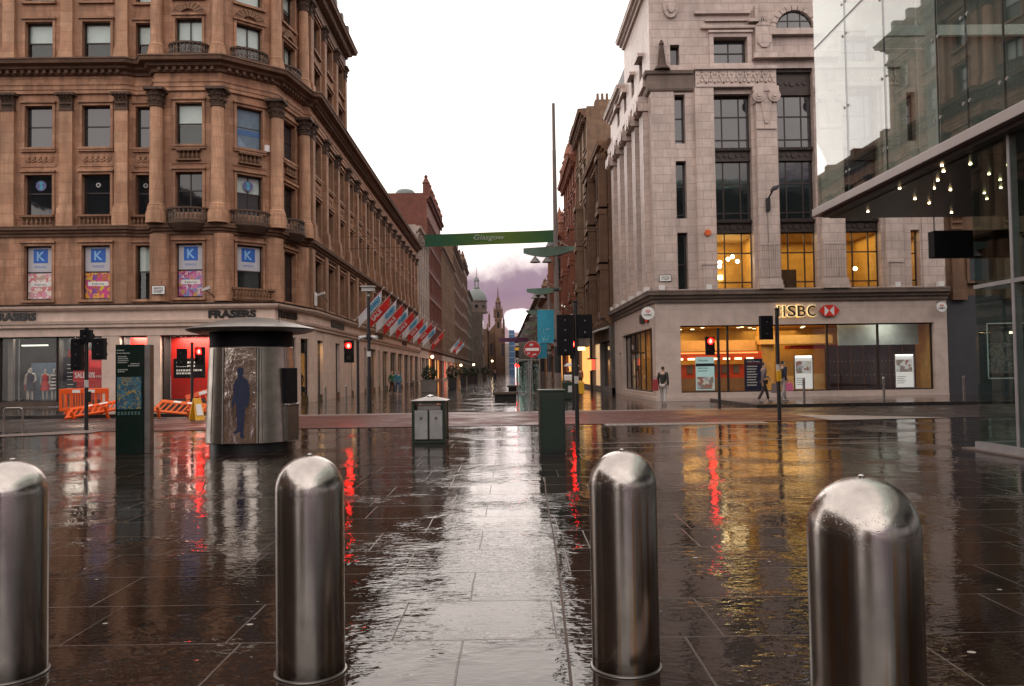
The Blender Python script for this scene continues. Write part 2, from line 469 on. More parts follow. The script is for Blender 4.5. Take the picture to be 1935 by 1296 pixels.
# ------------------------------------------------------------------ ground
def paving(name, dark=1.):
    s = NT(name)
    p = s.pos()
    rot = s.n('ShaderNodeVectorRotate', {'Vector': p, 'Angle': .012}, rotation_type='Z_AXIS').outputs[0]
    off = s.vmath('ADD', rot, (.32, -.02, 0)).outputs[0]
    wob = s.vmath('ADD', off, s.scaled(s.vmath('SUBTRACT', s.n('ShaderNodeTexNoise', {'Vector': p, 'Scale': 3.}).outputs['Color'], (.5, .5, .5)).outputs[0], (.012, .012, 0))).outputs[0]
    br = s.n('ShaderNodeTexBrick', {'Vector': wob, 'Color1': (.0, .0, .0), 'Color2': (1, 1, 1), 'Mortar': (.5, .5, .5), 'Scale': 1., 'Mortar Size': .007, 'Mortar Smooth': .35, 'Bias': 0., 'Brick Width': 1.32, 'Row Height': .815}, offset=.43, squash=.75, squash_frequency=3)
    slab = s.n('ShaderNodeSeparateColor', {'Color': br.outputs['Color']}).outputs[0]
    mort = br.outputs['Fac']
    fine = s.noise(p, 26, 5, .65)
    mid = s.noise(p, 2.3, 5, .6)
    c = s.mix(slab, (.005*dark, .0032*dark, .0026*dark), (.026*dark, .0155*dark, .0115*dark))
    c = s.mix(s.ramp(mid, [(.4, 0.), (.7, .8)]), c, (.022*dark, .0142*dark, .0095*dark))
    c = s.mix(s.math('MULTIPLY', mort, s.ramp(s.noise(p, 1.4, 3), [(.4, .12), (.62, .6)])), c, (.15, .12, .10))
    v = s.n('ShaderNodeTexVoronoi', {'Vector': s.scaled(p, (1, 1.25, 1)), 'Scale': 3.1})
    rnd = s.n('ShaderNodeSeparateColor', {'Color': v.outputs['Color']})
    spot = s.math('LESS_THAN', s.math('ADD', v.outputs['Distance'], s.math('MULTIPLY', fine, .03)), s.math('MULTIPLY', s.math('SUBTRACT', rnd.outputs[0], .22), .12))
    c = s.mix(spot, c, (.34, .31, .28))
    # a film of water: still pools in some places, riven stone showing through in others
    pool = s.ramp(s.noise(p, .42, 5, .62), [(.40, 0.), (.56, 1.)])
    riv = s.math('MULTIPLY', s.noise(s.scaled(p, (1., 1.8, 1.)), 8., 2.5, .5), s.ramp(s.noise(p, .8, 3), [(.45, .5), (.6, 2.4)]))
    rip = s.noise(s.scaled(p, (.8, 2.2, 1.)), 20, 1.5, .5)
    tilt = s.noise(p, .9, 2)
    h = s.math('ADD', s.math('MULTIPLY', riv, s.math('SUBTRACT', 1.05, pool)), s.math('MULTIPLY', rip, .13))
    h = s.math('ADD', h, s.math('MULTIPLY', tilt, .25))
    h = s.math('SUBTRACT', h, s.math('MULTIPLY', mort, .22))
    h = s.math('ADD', h, s.math('MULTIPLY', slab, .12))
    nrm = s.bump(h, .19, .035)
    r = s.math('ADD', .02, s.math('MULTIPLY', s.math('SUBTRACT', 1., pool), s.math('MULTIPLY', s.noise(p, 4., 5), .085)))
    r = s.math('ADD', r, s.math('MULTIPLY', mort, .3))
    r = s.math('ADD', r, s.math('MULTIPLY', spot, .4))
    return s.P(color=c, rough=r, normal=nrm, ior=1.32)
m_pave = paving('wet_stone_paving')
def wetroad(name, c, rough, sc_, b=.25, ior=1.4):
    s = NT(name)
    p = s.pos()
    n = s.noise(p, .8, 6, .6)
    cc = s.mix(n, tuple(x*.65 for x in c), tuple(x*1.3 for x in c))
    cc = s.mix(s.math('MULTIPLY', s.noise(p, 90, 2), .5), cc, tuple(x*1.8 for x in c))
    return s.P(color=cc, rough=s.math('ADD', s.math('MULTIPLY', s.ramp(s.noise(p, .5, 6, .65), [(.4, 0.), (.62, 1.)]), .34), rough-.2), normal=s.bump(s.noise(p, sc_, 3), b, .01), ior=ior)
m_road = wetroad('wet_asphalt', (.028, .022, .021), .42, 60, .35, 1.3)
m_redblock = wetroad('red_block_paving', (.075, .026, .02), .5, 40, .5, 1.25)
m_kerb = wetroad('granite_kerb', (.15, .12, .108), .5, 40, .25, 1.25)
m_kerbd = wetroad('dark_kerb', (.03, .026, .025), .35, 40)
m_pale = wetroad('pale_tactile_paving', (.26, .23, .21), .5, 30, .25, 1.25)
s = struct('ground', MB().quad((-1200, -300, 0), (1200, -300, 0), (1200, 2200, 0), (-1200, 2200, 0)), m_pave)
def sheet(name, x0, x1, y0, y1, z, m):
    return struct(name, MB().box(x0, x1, y0, y1, z-.003, z), m)
sheet('road', -120, 120, 24.2, 31.6, .006, m_road)
sheet('crossing', -11.6, 9.6, 23.7, 30.6, .012, m_redblock)
sheet('crossing_edge', -11.6, 9.6, 30.62, 31.55, .012, m_kerb)
struct('crossing_apron', MB().fpoly(Fac((0, 0), (1, 0)), [(0, 0)]*3, 0, 0) if False else MB().add([(9.6, 23.75, .013), (13.2, 24.1, .013), (10.6, 26.2, .013), (9.6, 26.6, .013)], [(0, 1, 2, 3)]), m_pale)
struct('verge', MB().add([(-16.8, 20.5, .013), (-11.7, 23.2, .013), (-11.7, 24.3, .013), (-12.6, 24.3, .013)], [(0, 1, 2, 3)]), m_kerb)
mb = MB()
for i in range(22):
    for j in range(4):
        mb.box(3.0+i*.2, 3.14+i*.2, 23.05+j*.16, 23.13+j*.16, .012, .018)
mb.box(2.9, 7.5, 22.95, 23.68, .002, .012)
struct('tactile_paving', mb, m_pale)
for x0, x1, n_ in ((9.9, 110, 'pavement'), (-110, -12.2, 'pavement')):
    b = MB().box(x0, x1, 32.0, 60, -.05, .125)
    o = struct(n_, b, m_pave)
    b = MB().box(x0, x1, 31.7, 31.998, -.05, .13)
    struct('kerb', b, m_kerbd)
mb = MB()
mb.add([(1.6, 16.45, .004), (8.7, 16.75, .004), (8.7, 16.80, .004), (1.6, 16.50, .004)], [(0, 1, 2, 3)])
mb.add([(1.9, 17.55, .004), (9.2, 17.95, .004), (9.2, 18.01, .004), (1.9, 17.61, .004)], [(0, 1, 2, 3)])
struct('drain_channel', mb, m_pale)
mb = MB()
pts = [(.60, 12.2), (.52, 10.2), (.47, 8.0), (.41, 6.2), (.36, 5.0), (.30, 3.6), (.27, 2.5)]
for a, b in zip(pts, pts[1:]):
    mb.add([(a[0]-.008, a[1], .003), (b[0]-.008, b[1], .003), (b[0]+.008, b[1], .003), (a[0]+.008, a[1], .003)], [(0, 1, 2, 3)])
struct('paving_joint', mb, m_soot)
struct('kerb_edge', MB().box(.65, 2.1, 3.55, 4.02, -.1, .03), m_kerb, bevel=.02)

# ------------------------------------------------------------------ bollards
def bollard(x, y, r, h, label):
    t = thing('steel_bollard', label, 'bollard', (0, 0, 0), 'fat steel bollards along the square')
    prof = [(r*1.0, .012)] + [(r, z) for z in (.02, h-r*1.02)]
    N = 14
    for i in range(1, N+1):
        a = PI/2*i/N
        prof.append((max(r*math.cos(a)**.93, 1e-5), h-r*1.02+r*1.02*math.sin(a)))
    ob('shaft', MB().lathe(prof, n=64), m_bollard, t, smooth=60)
    ob('base_ring', MB().lathe([(r+.002, .002), (r+.012, .003), (r+.010, .009), (r+.001, .012)], n=64), m_steeld, t, smooth=40)
    ob('cap_screw', MB().lathe([(.014, h-.004), (.014, h+.006), (.007, h+.012), (.0001, h+.013)], n=12), m_chrome, t)
    place(t, (x, y, 0), random.random()*6)
bollard(-2.685, 4.5, .178, 1.15, 'steel bollard cut off by the picture edge beside the bicycle hoop side of the square')
bollard(-1.055, 4.45, .182, 1.155, 'steel bollard standing in front of the round steel kiosk')
bollard(.642, 4.44, .181, 1.155, 'steel bollard just beyond the bright strip of sky reflection, near the green cabinet')
bollard(1.455, 3.32, .217, 1.145, 'largest steel bollard, dripping with raindrops, before the bank windows')

# ------------------------------------------------------------------ people
def skin(name, joints, edges, mat, par, root=0, sub=2):
    me = bpy.data.meshes.new(name)
    me.from_pydata([j[:3] for j in joints], edges, [])
    me.materials.append(mat)
    o = bpy.data.objects.new(name, me); col.objects.link(o)
    o.parent = par
    md = o.modifiers.new('skin', 'SKIN'); md.use_smooth_shade = True
    for i, j in enumerate(joints):
        v = me.skin_vertices[0].data[i]
        r = j[3]
        v.radius = r if isinstance(r, tuple) else (r, r)
        v.use_root = i == root
    s_ = o.modifiers.new('sub', 'SUBSURF'); s_.levels = s_.render_levels = sub
    return o
m_jdark = plain('dark_olive_cloth', (.03, .03, .024), .85)
m_jred = plain('dull_red_cloth', (.3, .04, .04), .85)
m_jgrey = plain('grey_mauve_cloth', (.17, .13, .13), .85)
m_jnavy = plain('navy_cloth', (.02, .022, .04), .85)
m_jteal = plain('teal_cloth', (.05, .2, .26), .85)
m_jgreen = plain('green_cloth', (.04, .12, .07), .85)
m_jean = plain('blue_denim', (.07, .12, .2), .85)
m_trw = plain('pale_trousers', (.45, .4, .38), .85)
m_trd = plain('dark_trousers', (.05, .035, .035), .85)
m_shoe = plain('shoes', (.35, .33, .31), .6)
m_pink = plain('pink_bag', (.6, .12, .25), .6)
def person(label, loc, rz, top, trs, stride=.16, arm=.12, h=1.7, hair=m_hair, lean=0., hold=0.):
    t = thing('person', label, 'person')
    k = h/1.72
    def J(x, y, z, r): return (x*k, y*k, z*k, tuple(q*k for q in r) if isinstance(r, tuple) else r*k)
    ly = lambda z: -lean*max(0, z-.9)
    st = stride
    jt = [J(0, 0, .95, (.13, .09)), J(0, ly(1.15), 1.15, (.12, .085)), J(0, ly(1.36), 1.36, (.15, .095)), J(0, ly(1.48), 1.48, .052), J(0, ly(1.6)-.012, 1.55, (.066, .08)), J(0, ly(1.6)-.012, 1.63, (.08, .098)), J(0, ly(1.6), 1.72, (.058, .075))]
    e = [(0, 1), (1, 2), (2, 3), (3, 4), (4, 5), (5, 6)]
    def limb(pts, root):
        for i, p in enumerate(pts):
            jt.append(J(*p)); e.append((root if i == 0 else len(jt)-2, len(jt)-1))
    arms, legs = {}, {}
    for sg in (-1, 1):
        sw = arm*sg
        hz, hy = (.80, -.05-sw) if not hold or sg < 0 else (1.0, -.32)
        arms[sg] = [(sg*.19, ly(1.42), 1.42, .055), (sg*.235, ly(1.2)+.03-sw*.4, 1.14, .043), (sg*.245, hy, hz+.08, .03), (sg*.24, hy-.015, hz, (.03, .016))]
        limb(arms[sg], 2)
        palm = len(jt)-1
        for f in range(5):
            a = (f-1.6)*.018
            hx = sg*.24
            if f == 4:
                ps = [(hx-sg*.02, hy-.045, hz-.01, .009), (hx-sg*.03, hy-.065, hz-.045, .008)]
            else:
                L = (.075, .085, .08, .065)[f]
                ps = [(hx, hy-.015+a, hz-.045, .0095), (hx-sg*.008, hy-.02+a, hz-.045-L*.5, .0088), (hx-sg*.022, hy-.022+a, hz-.045-L, .0078)]
            limb(ps, palm)
        fy = -st*sg
        legs[sg] = [(sg*.09, 0, .88, .085), (sg*.10, fy*.45-.03, .5, .058), (sg*.10, fy+(.05 if fy > 0 else .02), .1, .036)]
        limb(legs[sg], 0)
        limb([(sg*.105, fy-.06, .045, .035), (sg*.11, fy-.16, .035, .028)], len(jt)-1)
    body = skin('body', jt, e, m_skin, t)
    fc = MB()
    hy = ly(1.6)-.01
    fc.add([(x*k, (hy+y)*k, z*k) for x, y, z in ((-.014, -.08, 1.6), (.014, -.08, 1.6), (0, -.118, 1.602), (0, -.085, 1.645))], [(0, 2, 3), (2, 1, 3), (0, 1, 2)])
    ob('nose', fc, m_skin, body)
    # clothes follow the body
    jj = [J(0, 0, .86, (.155, .12)), J(0, ly(1.1), 1.08, (.145, .11)), J(0, ly(1.36), 1.36, (.17, .115)), J(0, ly(1.46), 1.46, (.075, .075))]
    ee = [(0, 1), (1, 2), (2, 3)]
    for sg in (-1, 1):
        for i, p in enumerate(arms[sg][:3]):
            p = (*p[:3], p[3]+.018)
            jj.append(J(*p)); ee.append((2 if i == 0 else len(jj)-2, len(jj)-1))
    skin('jacket', jj, ee, top, t)
    jj = [J(0, 0, .93, (.145, .105))]; ee = []
    for sg in (-1, 1):
        for i, p in enumerate(legs[sg]):
            jj.append(J(*p[:3], p[3]+(.014 if i < 2 else .028))); ee.append((0 if i == 0 else len(jj)-2, len(jj)-1))
    skin('trousers', jj, ee, trs, t)
    for sg in (-1, 1):
        fy = -st*sg
        skin('shoe', [J(sg*.10, fy+.05, .05, .045), J(sg*.105, fy-.07, .05, .045), J(sg*.11, fy-.18, .035, .034)], [(0, 1), (1, 2)], m_shoe, t)
    skin('hair', [J(0, hy+.045, 1.57, (.06, .045)), J(0, hy+.028, 1.66, (.088, .088)), J(0, hy+.02, 1.75, (.056, .066))], [(0, 1), (1, 2)], hair, t)
    return place(t, loc, rz)
def bag(label, x, y, z, m, w_=.3, h_=.34, d=.12):
    t = thing('shopping_bag', label, 'bag')
    ob('sack', MB().add([(-w_/2, -d/2, 0), (w_/2, -d/2, 0), (w_/2, d/2, 0), (-w_/2, d/2, 0), (-w_*.46, -.02, h_), (w_*.46, -.02, h_), (w_*.46, .02, h_), (-w_*.46, .02, h_)], [(0, 3, 2, 1), (4, 5, 6, 7), (0, 1, 5, 4), (1, 2, 6, 5), (2, 3, 7, 6), (3, 0, 4, 7)]), m, t, bevel=.015)
    ob('handle', MB().pipe([(-.07, 0, h_-.01), (-.05, 0, h_+.12), (.05, 0, h_+.12), (.07, 0, h_-.01)], .008, 6), m, t)
    place(t, (x, y, z))
p = gnd(1254, 765)
person('person in a dark olive coat and pale trousers at the bank corner', (p.x, p.y, 0), 2.6, m_jdark, m_trw, .1, .08, 1.66)
bag('dull red bag carried by the person in the olive coat', p.x-.34, p.y+.02, .62, m_jred, .26, .5)
p = aY(1449, 772, 34.)
person('person in grey mauve coat walking past the dark blue poster', (p.x, 34.3, .125), PI/2, m_jgrey, m_trd, .24, .2, 1.64, hold=1)
person('person in navy coat with a pink bag behind the signal pole', (aY(1483, 772, 34.5).x, 34.6, .125), 1.9, m_jnavy, m_trw, .18, .1, 1.7)
bag('pink shopping bag held by the person in navy', aY(1490, 740, 34.4).x, 34.28, .56, m_pink)
bag('pale carrier bag held by the person in grey mauve', aY(1462, 740, 34.2).x, 33.95, .50, m_jgrey, .34, .4)
for (px, Y, a, tp, tr, lb) in ((752, 58, .5, m_jteal, m_jean, 'person in teal coat outside the department store side windows'), (741, 60, .9, m_jgreen, m_trd, 'person in green coat outside the department store side windows'), (1097, 72, 2.8, m_jgrey, m_trd, 'person in pale grey coat walking up the street by the brown building'), (1074, 66, 3.0, m_trd, m_trd, 'person in black walking under the white umbrella'), (935, 95, .2, m_jnavy, m_jnavy, 'distant person in dark blue in the middle of the shopping street'), (850, 78, .3, m_jgrey, m_trd, 'person in grey passing the lit orange shop doorway')):
    x = (px-950)/1540*Y
    person(lb, (x, Y, 0), a, tp, tr, .15, .1, 1.68)
x = (1074-950)/1540*66
t = thing('umbrella', 'white umbrella held up over a person in black', 'umbrella')
ob('canopy', MB().lathe([(.62, 1.86), (.55, 1.98), (.35, 2.1), (.02, 2.17)], n=8), m_whitep, t)
ob('shaft', MB().tube((0, 0, 1.0), (0, 0, 2.22), .012), m_black, t)
place(t, (x+.25, 65.85, 0))

# ------------------------------------------------------------------ traffic signals
m_redlamp = glow('red_signal_lamp', (1., .003, .002), 65)
m_redhot = glow('red_signal_core', (1., .12, .08), 16)
m_lensoff = plain('unlit_lens', (.02, .012, .01), .25)
def head(par, x, z0, z1, face, n, lit=None, wd=.3, col_=None):
    Fh = Fac((x, 0), (x-face[1], face[0]))
    h = z1-z0
    b = MB()
    b.fbox(Fh, -wd/2, wd/2, -.1, .1, z0, z1)
    cy = [z1-h*(i+.5)/n for i in range(n)]
    r = min(.115, h/n*.42)
    for zc in cy:                                      # hoods
        pts = [(math.cos(a)*r*1.12, math.sin(a)*r*1.12) for a in [PI*(-.1+1.2*i/8) for i in range(9)]]
        for (a0, b0), (a1, b1) in zip(pts, pts[1:]):
            b.add([Fh.p(a0, .1, zc+b0), Fh.p(a1, .1, zc+b1), Fh.p(a1, .25, zc+b1), Fh.p(a0, .25, zc+b0)], [(0, 1, 2, 3)])
    b.fbox(Fh, -.02, .02, -.16, -.1, z0+.06, z0+.12); b.fbox(Fh, -.02, .02, -.16, -.1, z1-.12, z1-.06)
    hd = ob('signal_head', b, m_blackp, par)
    for i, zc in enumerate(cy):
        on = lit == i
        lens = ob('lens', MB().fpoly(Fh, [(r*.92*math.cos(2*PI*j/20), zc+r*.92*math.sin(2*PI*j/20)) for j in range(20)], .1, .112), m_redlamp if on else m_lensoff, hd)
        if on:
            ob('core', MB().fpoly(Fh, [(r*.3*math.cos(2*PI*j/12), zc+r*.6*math.sin(2*PI*j/12)) for j in range(12)], .113, .12), m_redhot, hd)
    d = MB()
    for zc in cy:
        d.fbox(Fh, -.018, .018, -.108, -.1, zc-.018, zc+.018)
    ob('fixing', d, m_steeld, hd)
    return hd
def signal(label, base, top, heads, box=None, sticker=None, r=.057):
    t = thing('traffic_signal', label, 'traffic light', (0, 0, 0), 'signals at the pedestrian crossing')
    ob('pole', MB().tube((0, 0, -.02), (0, 0, top), r, r*.92, 16), m_black, t, smooth=40)
    ob('pole_cap', MB().lathe([(r*1.1, top-.01), (r*1.1, top+.03), (.001, top+.07)], n=14), m_blackp, t)
    for hd in heads: head(t, *hd)
    if box: ob('push_button_box', MB().box(box[0]-.06, box[0]+.06, -.16, -.05, box[1]-.16, box[1]+.16), box[2], t, bevel=.01)
    if sticker: ob('sticker', MB().lathe([(r+.003, sticker[0]), (r+.003, sticker[1])], n=16, caps=False), m_greyw, t)
    place(t, (base[0], base[1], 0))
AW, TO = (0, 1), (0, -1)
g_ = gnd(1091, 810)
signal('signal pole with two black heads seen from behind and a yellow push button box', g_, 3.42, [(-.29, 1.98, 3.08, AW, 4, None, .44), (.24, 2.44, 3.08, AW, 2, None, .4)], (.13, 1.10, m_yellow), (1.22, 1.42))
g_ = gnd(1473, 795)
signal('tall signal pole with a blank black head before the bank sign', g_, 3.28, [(-.33, 2.4, 3.1, AW, 2, None, .36)], (-.02, 1.32, m_yellow), (1.42, 1.66))
g_ = gnd(1360, 773)
signal('signal pole with a lit red lamp in front of the bank window', g_, 3.05, [(-.32, 2.08, 2.78, TO, 2, 0, .32)])
g_ = gnd(677, 781)
signal('signal pole with a lit red lamp beside the camera mast', g_, 2.8, [(-.34, 2.0, 2.88, TO, 2, 0, .36)])
g_ = gnd(163, 813)
signal('signal pole with two dark heads behind the orange barriers', g_, 3.02, [(-.27, 1.78, 2.74, AW, 3, None, .3), (.38, 2.1, 2.74, AW, 2, None, .36), (.0, 2.62, 3.0, AW, 1, None, .3)], (.12, 1.0, m_black), (1.28, 1.5))
g_ = gnd(363, 785)
signal('signal pole with a lit red lamp in front of the red shop window', g_, 2.84, [(.32, 2.0, 2.7, TO, 2, 0, .34), (-.4, 1.95, 2.65, AW, 2, None, .34)])
signal('signal pole whose red lamp shows only in the wet paving', (2.93, 34.), 3.0, [(.04, 2.05, 2.85, TO, 2, 0, .3)])

# ------------------------------------------------------------------ round kiosk
t = thing('kiosk', 'round brushed steel kiosk with a wide saucer roof and a printed figure on its door', 'kiosk')
ob('plinth', MB().lathe([(.86, 0), (.86, .17)], n=40), m_black, t, smooth=40)
ob('body', MB().lathe([(.92, .17), (.945, .19), (.865, 2.16), (.85, 2.18)], n=48), m_kiosk, t, smooth=30)
ob('frieze', MB().lathe([(.86, 2.18), (.86, 2.5)], n=40), m_blackp, t, smooth=40)
ob('roof', MB().lathe([(.8, 2.50), (1.1, 2.47), (1.26, 2.51), (1.325, 2.54), (1.335, 2.56), (1.31, 2.58), (.9, 2.69), (.4, 2.8), (.001, 2.83)], n=64), m_steeld, t, smooth=50)
s = NT('smeared_polished_door')
pp = s.pos()
nn = s.noise(s.scaled(pp, (1, 1, .7)), 2.2, 4)
m_door = s.P(color=s.mix(s.ramp(nn, [(.4, 0.), (.6, 1.)]), (.72, .66, .6), (.42, .37, .32)), metal=1., rough=.12, normal=s.bump(nn, .2, .08))
dA = -PI/2-.13+.18
Fd = Fac((math.cos(dA-.36)*.955, math.sin(dA-.36)*.955), (math.cos(dA+.36)*.955, math.sin(dA+.36)*.955))
L = Fd.L
dr = ob('door', MB().hexa([Fd.p(0, .085, .2), Fd.p(L, .085, .2), Fd.p(L, -.12, .2), Fd.p(0, -.12, .2), Fd.p(.02, .005, 2.15), Fd.p(L-.02, .005, 2.15), Fd.p(L-.02, -.14, 2.15), Fd.p(.02, -.14, 2.15)]), m_door, t, bevel=.006)
jb = MB()
for u in (-.012, L+.012): jb.hexa([Fd.p(u-.012, .09, .2), Fd.p(u+.012, .09, .2), Fd.p(u+.012, -.1, .2), Fd.p(u-.012, -.1, .2), Fd.p(u-.012, .01, 2.15), Fd.p(u+.012, .01, 2.15), Fd.p(u+.012, -.14, 2.15), Fd.p(u-.012, -.14, 2.15)])
ob('door_jamb', jb, m_steeld, t)
kb = MB()
for z in (.98, 1.22, 1.62): kb.tube(Fd.p(L-.07, .02, z), Fd.p(L-.07, .105, z), .022, .018, 12)
ob('knob', kb, m_chrome, dr)
c0, u = L*.5, .01
fig = [(-.06, 1.735), (-.035, 1.78), (.03, 1.785), (.075, 1.76), (.085, 1.70), (.065, 1.62), (.055, 1.575), (.15, 1.53), (.2, 1.42), (.215, 1.2), (.19, 1.0), (.165, .93), (.12, .98), (.115, .8), (.09, .52), (.085, .42), (.1, .33), (.06, .30), (.02, .34), (.015, .45), (-.01, .44), (-.08, .40), (-.13, .42), (-.12, .45), (-.06, .48), (-.05, .7), (-.075, 1.0), (-.095, 1.08), (-.12, 1.0), (-.145, .93), (-.165, .96), (-.155, 1.07), (-.13, 1.25), (-.125, 1.43), (-.09, 1.52), (-.035, 1.57), (-.045, 1.63), (-.06, 1.68)]
tl = lambda z, w_: w_+.087-.08*(z-.2)/1.95
fb = MB(); nf = len(fig)
fb.add([Fd.p(c0-.01+x*.95, tl(z*.98, .004), z*.98) for x, z in fig]+[Fd.p(c0-.01+x*.95, tl(z*.98, -.004), z*.98) for x, z in fig], [list(range(nf)), list(range(2*nf-1, nf-1, -1))]+[[i, i+nf, (i+1) % nf+nf, (i+1) % nf] for i in range(nf)])
ob('printed_figure', fb, plain('dark_blue_print', (.007, .013, .05), .6), dr)
aN = -.30
Fn = Fac((math.cos(aN-.2)*.93, math.sin(aN-.2)*.93), (math.cos(aN+.2)*.93, math.sin(aN+.2)*.93))
ob('niche', MB().fbox(Fn, -.02, Fn.L+.02, -.1, .07, .98, 1.72), m_blackp, t)
ob('basin', MB().fbox(Fn, -.02, Fn.L+.02, .0, .12, .92, .975), m_chrome, t, bevel=.015)
ob('pedestal', MB().fbox(Fn, -.02, Fn.L+.02, -.1, .1, .2, .918), m_steeld, t)
pl = MB()
for i in range(10):
    a = 2*PI*i/10+.2
    pl.tube((math.cos(a)*.943, math.sin(a)*.943, .22), (math.cos(a)*.867, math.sin(a)*.867, 2.14), .008, .008, 6)
ob('panel_seam', pl, m_steeld, t)
ob('aerial', MB().tube((.75, -.6, 2.6), (.75, -.6, 3.05), .008, .005, 6).tube((.75, -.6, 2.58), (.75, -.6, 2.66), .03, .03, 8), m_black, t)
place(t, ((478-950)/1540*17.6, 17.6, 0))

# ------------------------------------------------------------------ totem
t = thing('map_totem', 'dark green map totem with a lit street map panel and steel edge', 'totem')
ob('panel', MB().box(-.29, .28, -.12, .1, .0, 2.25), m_totem, t, bevel=.006)
ob('steel_edge', MB().box(.283, .40, -.10, .12, .0, 2.25), m_steeld, t, bevel=.01)
ob('map', MB().box(-.255, .235, -.128, -.122, .92, 1.58), m_map, t)
b = MB()
for i, (z, x0, x1) in enumerate(((2.12, -.26, -.1), (2.06, -.26, .0), (1.99, -.24, -.06), (1.95, -.24, -.03), (1.91, -.24, -.02), (1.87, -.24, -.05), (1.84, .02, .2), (1.80, -.03, .2), (1.72, -.24, -.04), (1.68, -.24, -.1))):
    x = x0
    while x < x1:
        l = random.uniform(.015, .04); b.box(x, min(x+l, x1), -.126, -.1215, z, z+.022); x += l+.01
ob('printed_lines', b, plain('pale_print', (.35, .36, .34), .5), t)
b = MB()
for i in range(7): b.box(-.24+i*.068, -.20+i*.068, -.126, -.1215, .80, .87)
ob('symbol_row', b, plain('dim_print', (.05, .11, .11), .5), t)
place(t, ((252-950)/1540*16.95, 17.0, 0), .02)

# ------------------------------------------------------------------ litter bin, cabinet
m_binp = plain('grey_bin_panel', (.34, .335, .33), .4, var=.25)
t = thing('litter_bin', 'twin steel litter bin with a pyramid hood standing on the wet paving', 'bin')
b = MB()
for x in (-.34, .34):
    for y in (-.3, .3): b.box(x-.035, x+.035, y-.035, y+.035, .0, .94)
b.box(-.37, .37, -.33, .33, .0, .07); b.box(-.37, .37, -.33, .33, .9, .955)
b.box(-.33, .33, -.29, .29, .1, .72); b.box(.3, .36, -.33, .33, .1, .9); b.box(-.36, -.3, -.33, .33, .1, .9)
ob('frame', b, m_green, t, bevel=.008)
for x in (-.165, .165):
    d = ob('door', MB().box(x-.145, x+.145, -.345, -.30, .1, .74), m_binp, t, bevel=.012)
    ob('handle', MB().lathe([(.03, 0), (.03, .01)], n=12).tube((x, -.35, .56), (x, -.36, .56), .03, .03, 12) if False else MB().tube((x, -.346, .57), (x, -.362, .57), .035, .03, 14), m_steel, d)
ob('liner', MB().box(-.27, .27, -.2, .2, .73, .84), m_steeld, t, bevel=.01)
ob('hood', MB().add([(-.42, -.38, .955), (.42, -.38, .955), (.42, .38, .955), (-.42, .38, .955), (-.1, -.09, 1.035), (.1, -.09, 1.035), (.1, .09, 1.035), (-.1, .09, 1.035)], [(0, 3, 2, 1), (4, 5, 6, 7), (0, 1, 5, 4), (1, 2, 6, 5), (2, 3, 7, 6), (3, 0, 4, 7)]), m_steeld, t, bevel=.008)
ob('ashtray', MB().lathe([(.09, 1.03), (.085, 1.06), (.03, 1.075), (.001, 1.08)], n=16), m_chrome, t, smooth=40)
place(t, ((813-950)/1540*18.5, 18.45, 0), -.04)
t = thing('utility_cabinet', 'plain dark green utility cabinet standing before the lamp mast', 'cabinet')
ob('body', MB().box(-.235, .235, -.19, .19, .05, 1.2), m_green, t, bevel=.008)
ob('lid', MB().box(-.25, .25, -.205, .205, 1.2, 1.235), plain('grey_green_lid', (.06, .075, .06), .35), t, bevel=.01)
d = ob('door', MB().box(-.2, .2, -.2, -.191, .1, 1.15), m_green, t, bevel=.004)
ob('handle', MB().tube((.15, -.2, .66), (.15, -.22, .66), .02, .02, 10), m_black, d)
ob('base', MB().box(-.22, .22, -.175, .175, 0, .05), m_black, t)
place(t, ((1041-950)/1540*15.35, 15.35, 0), .03)

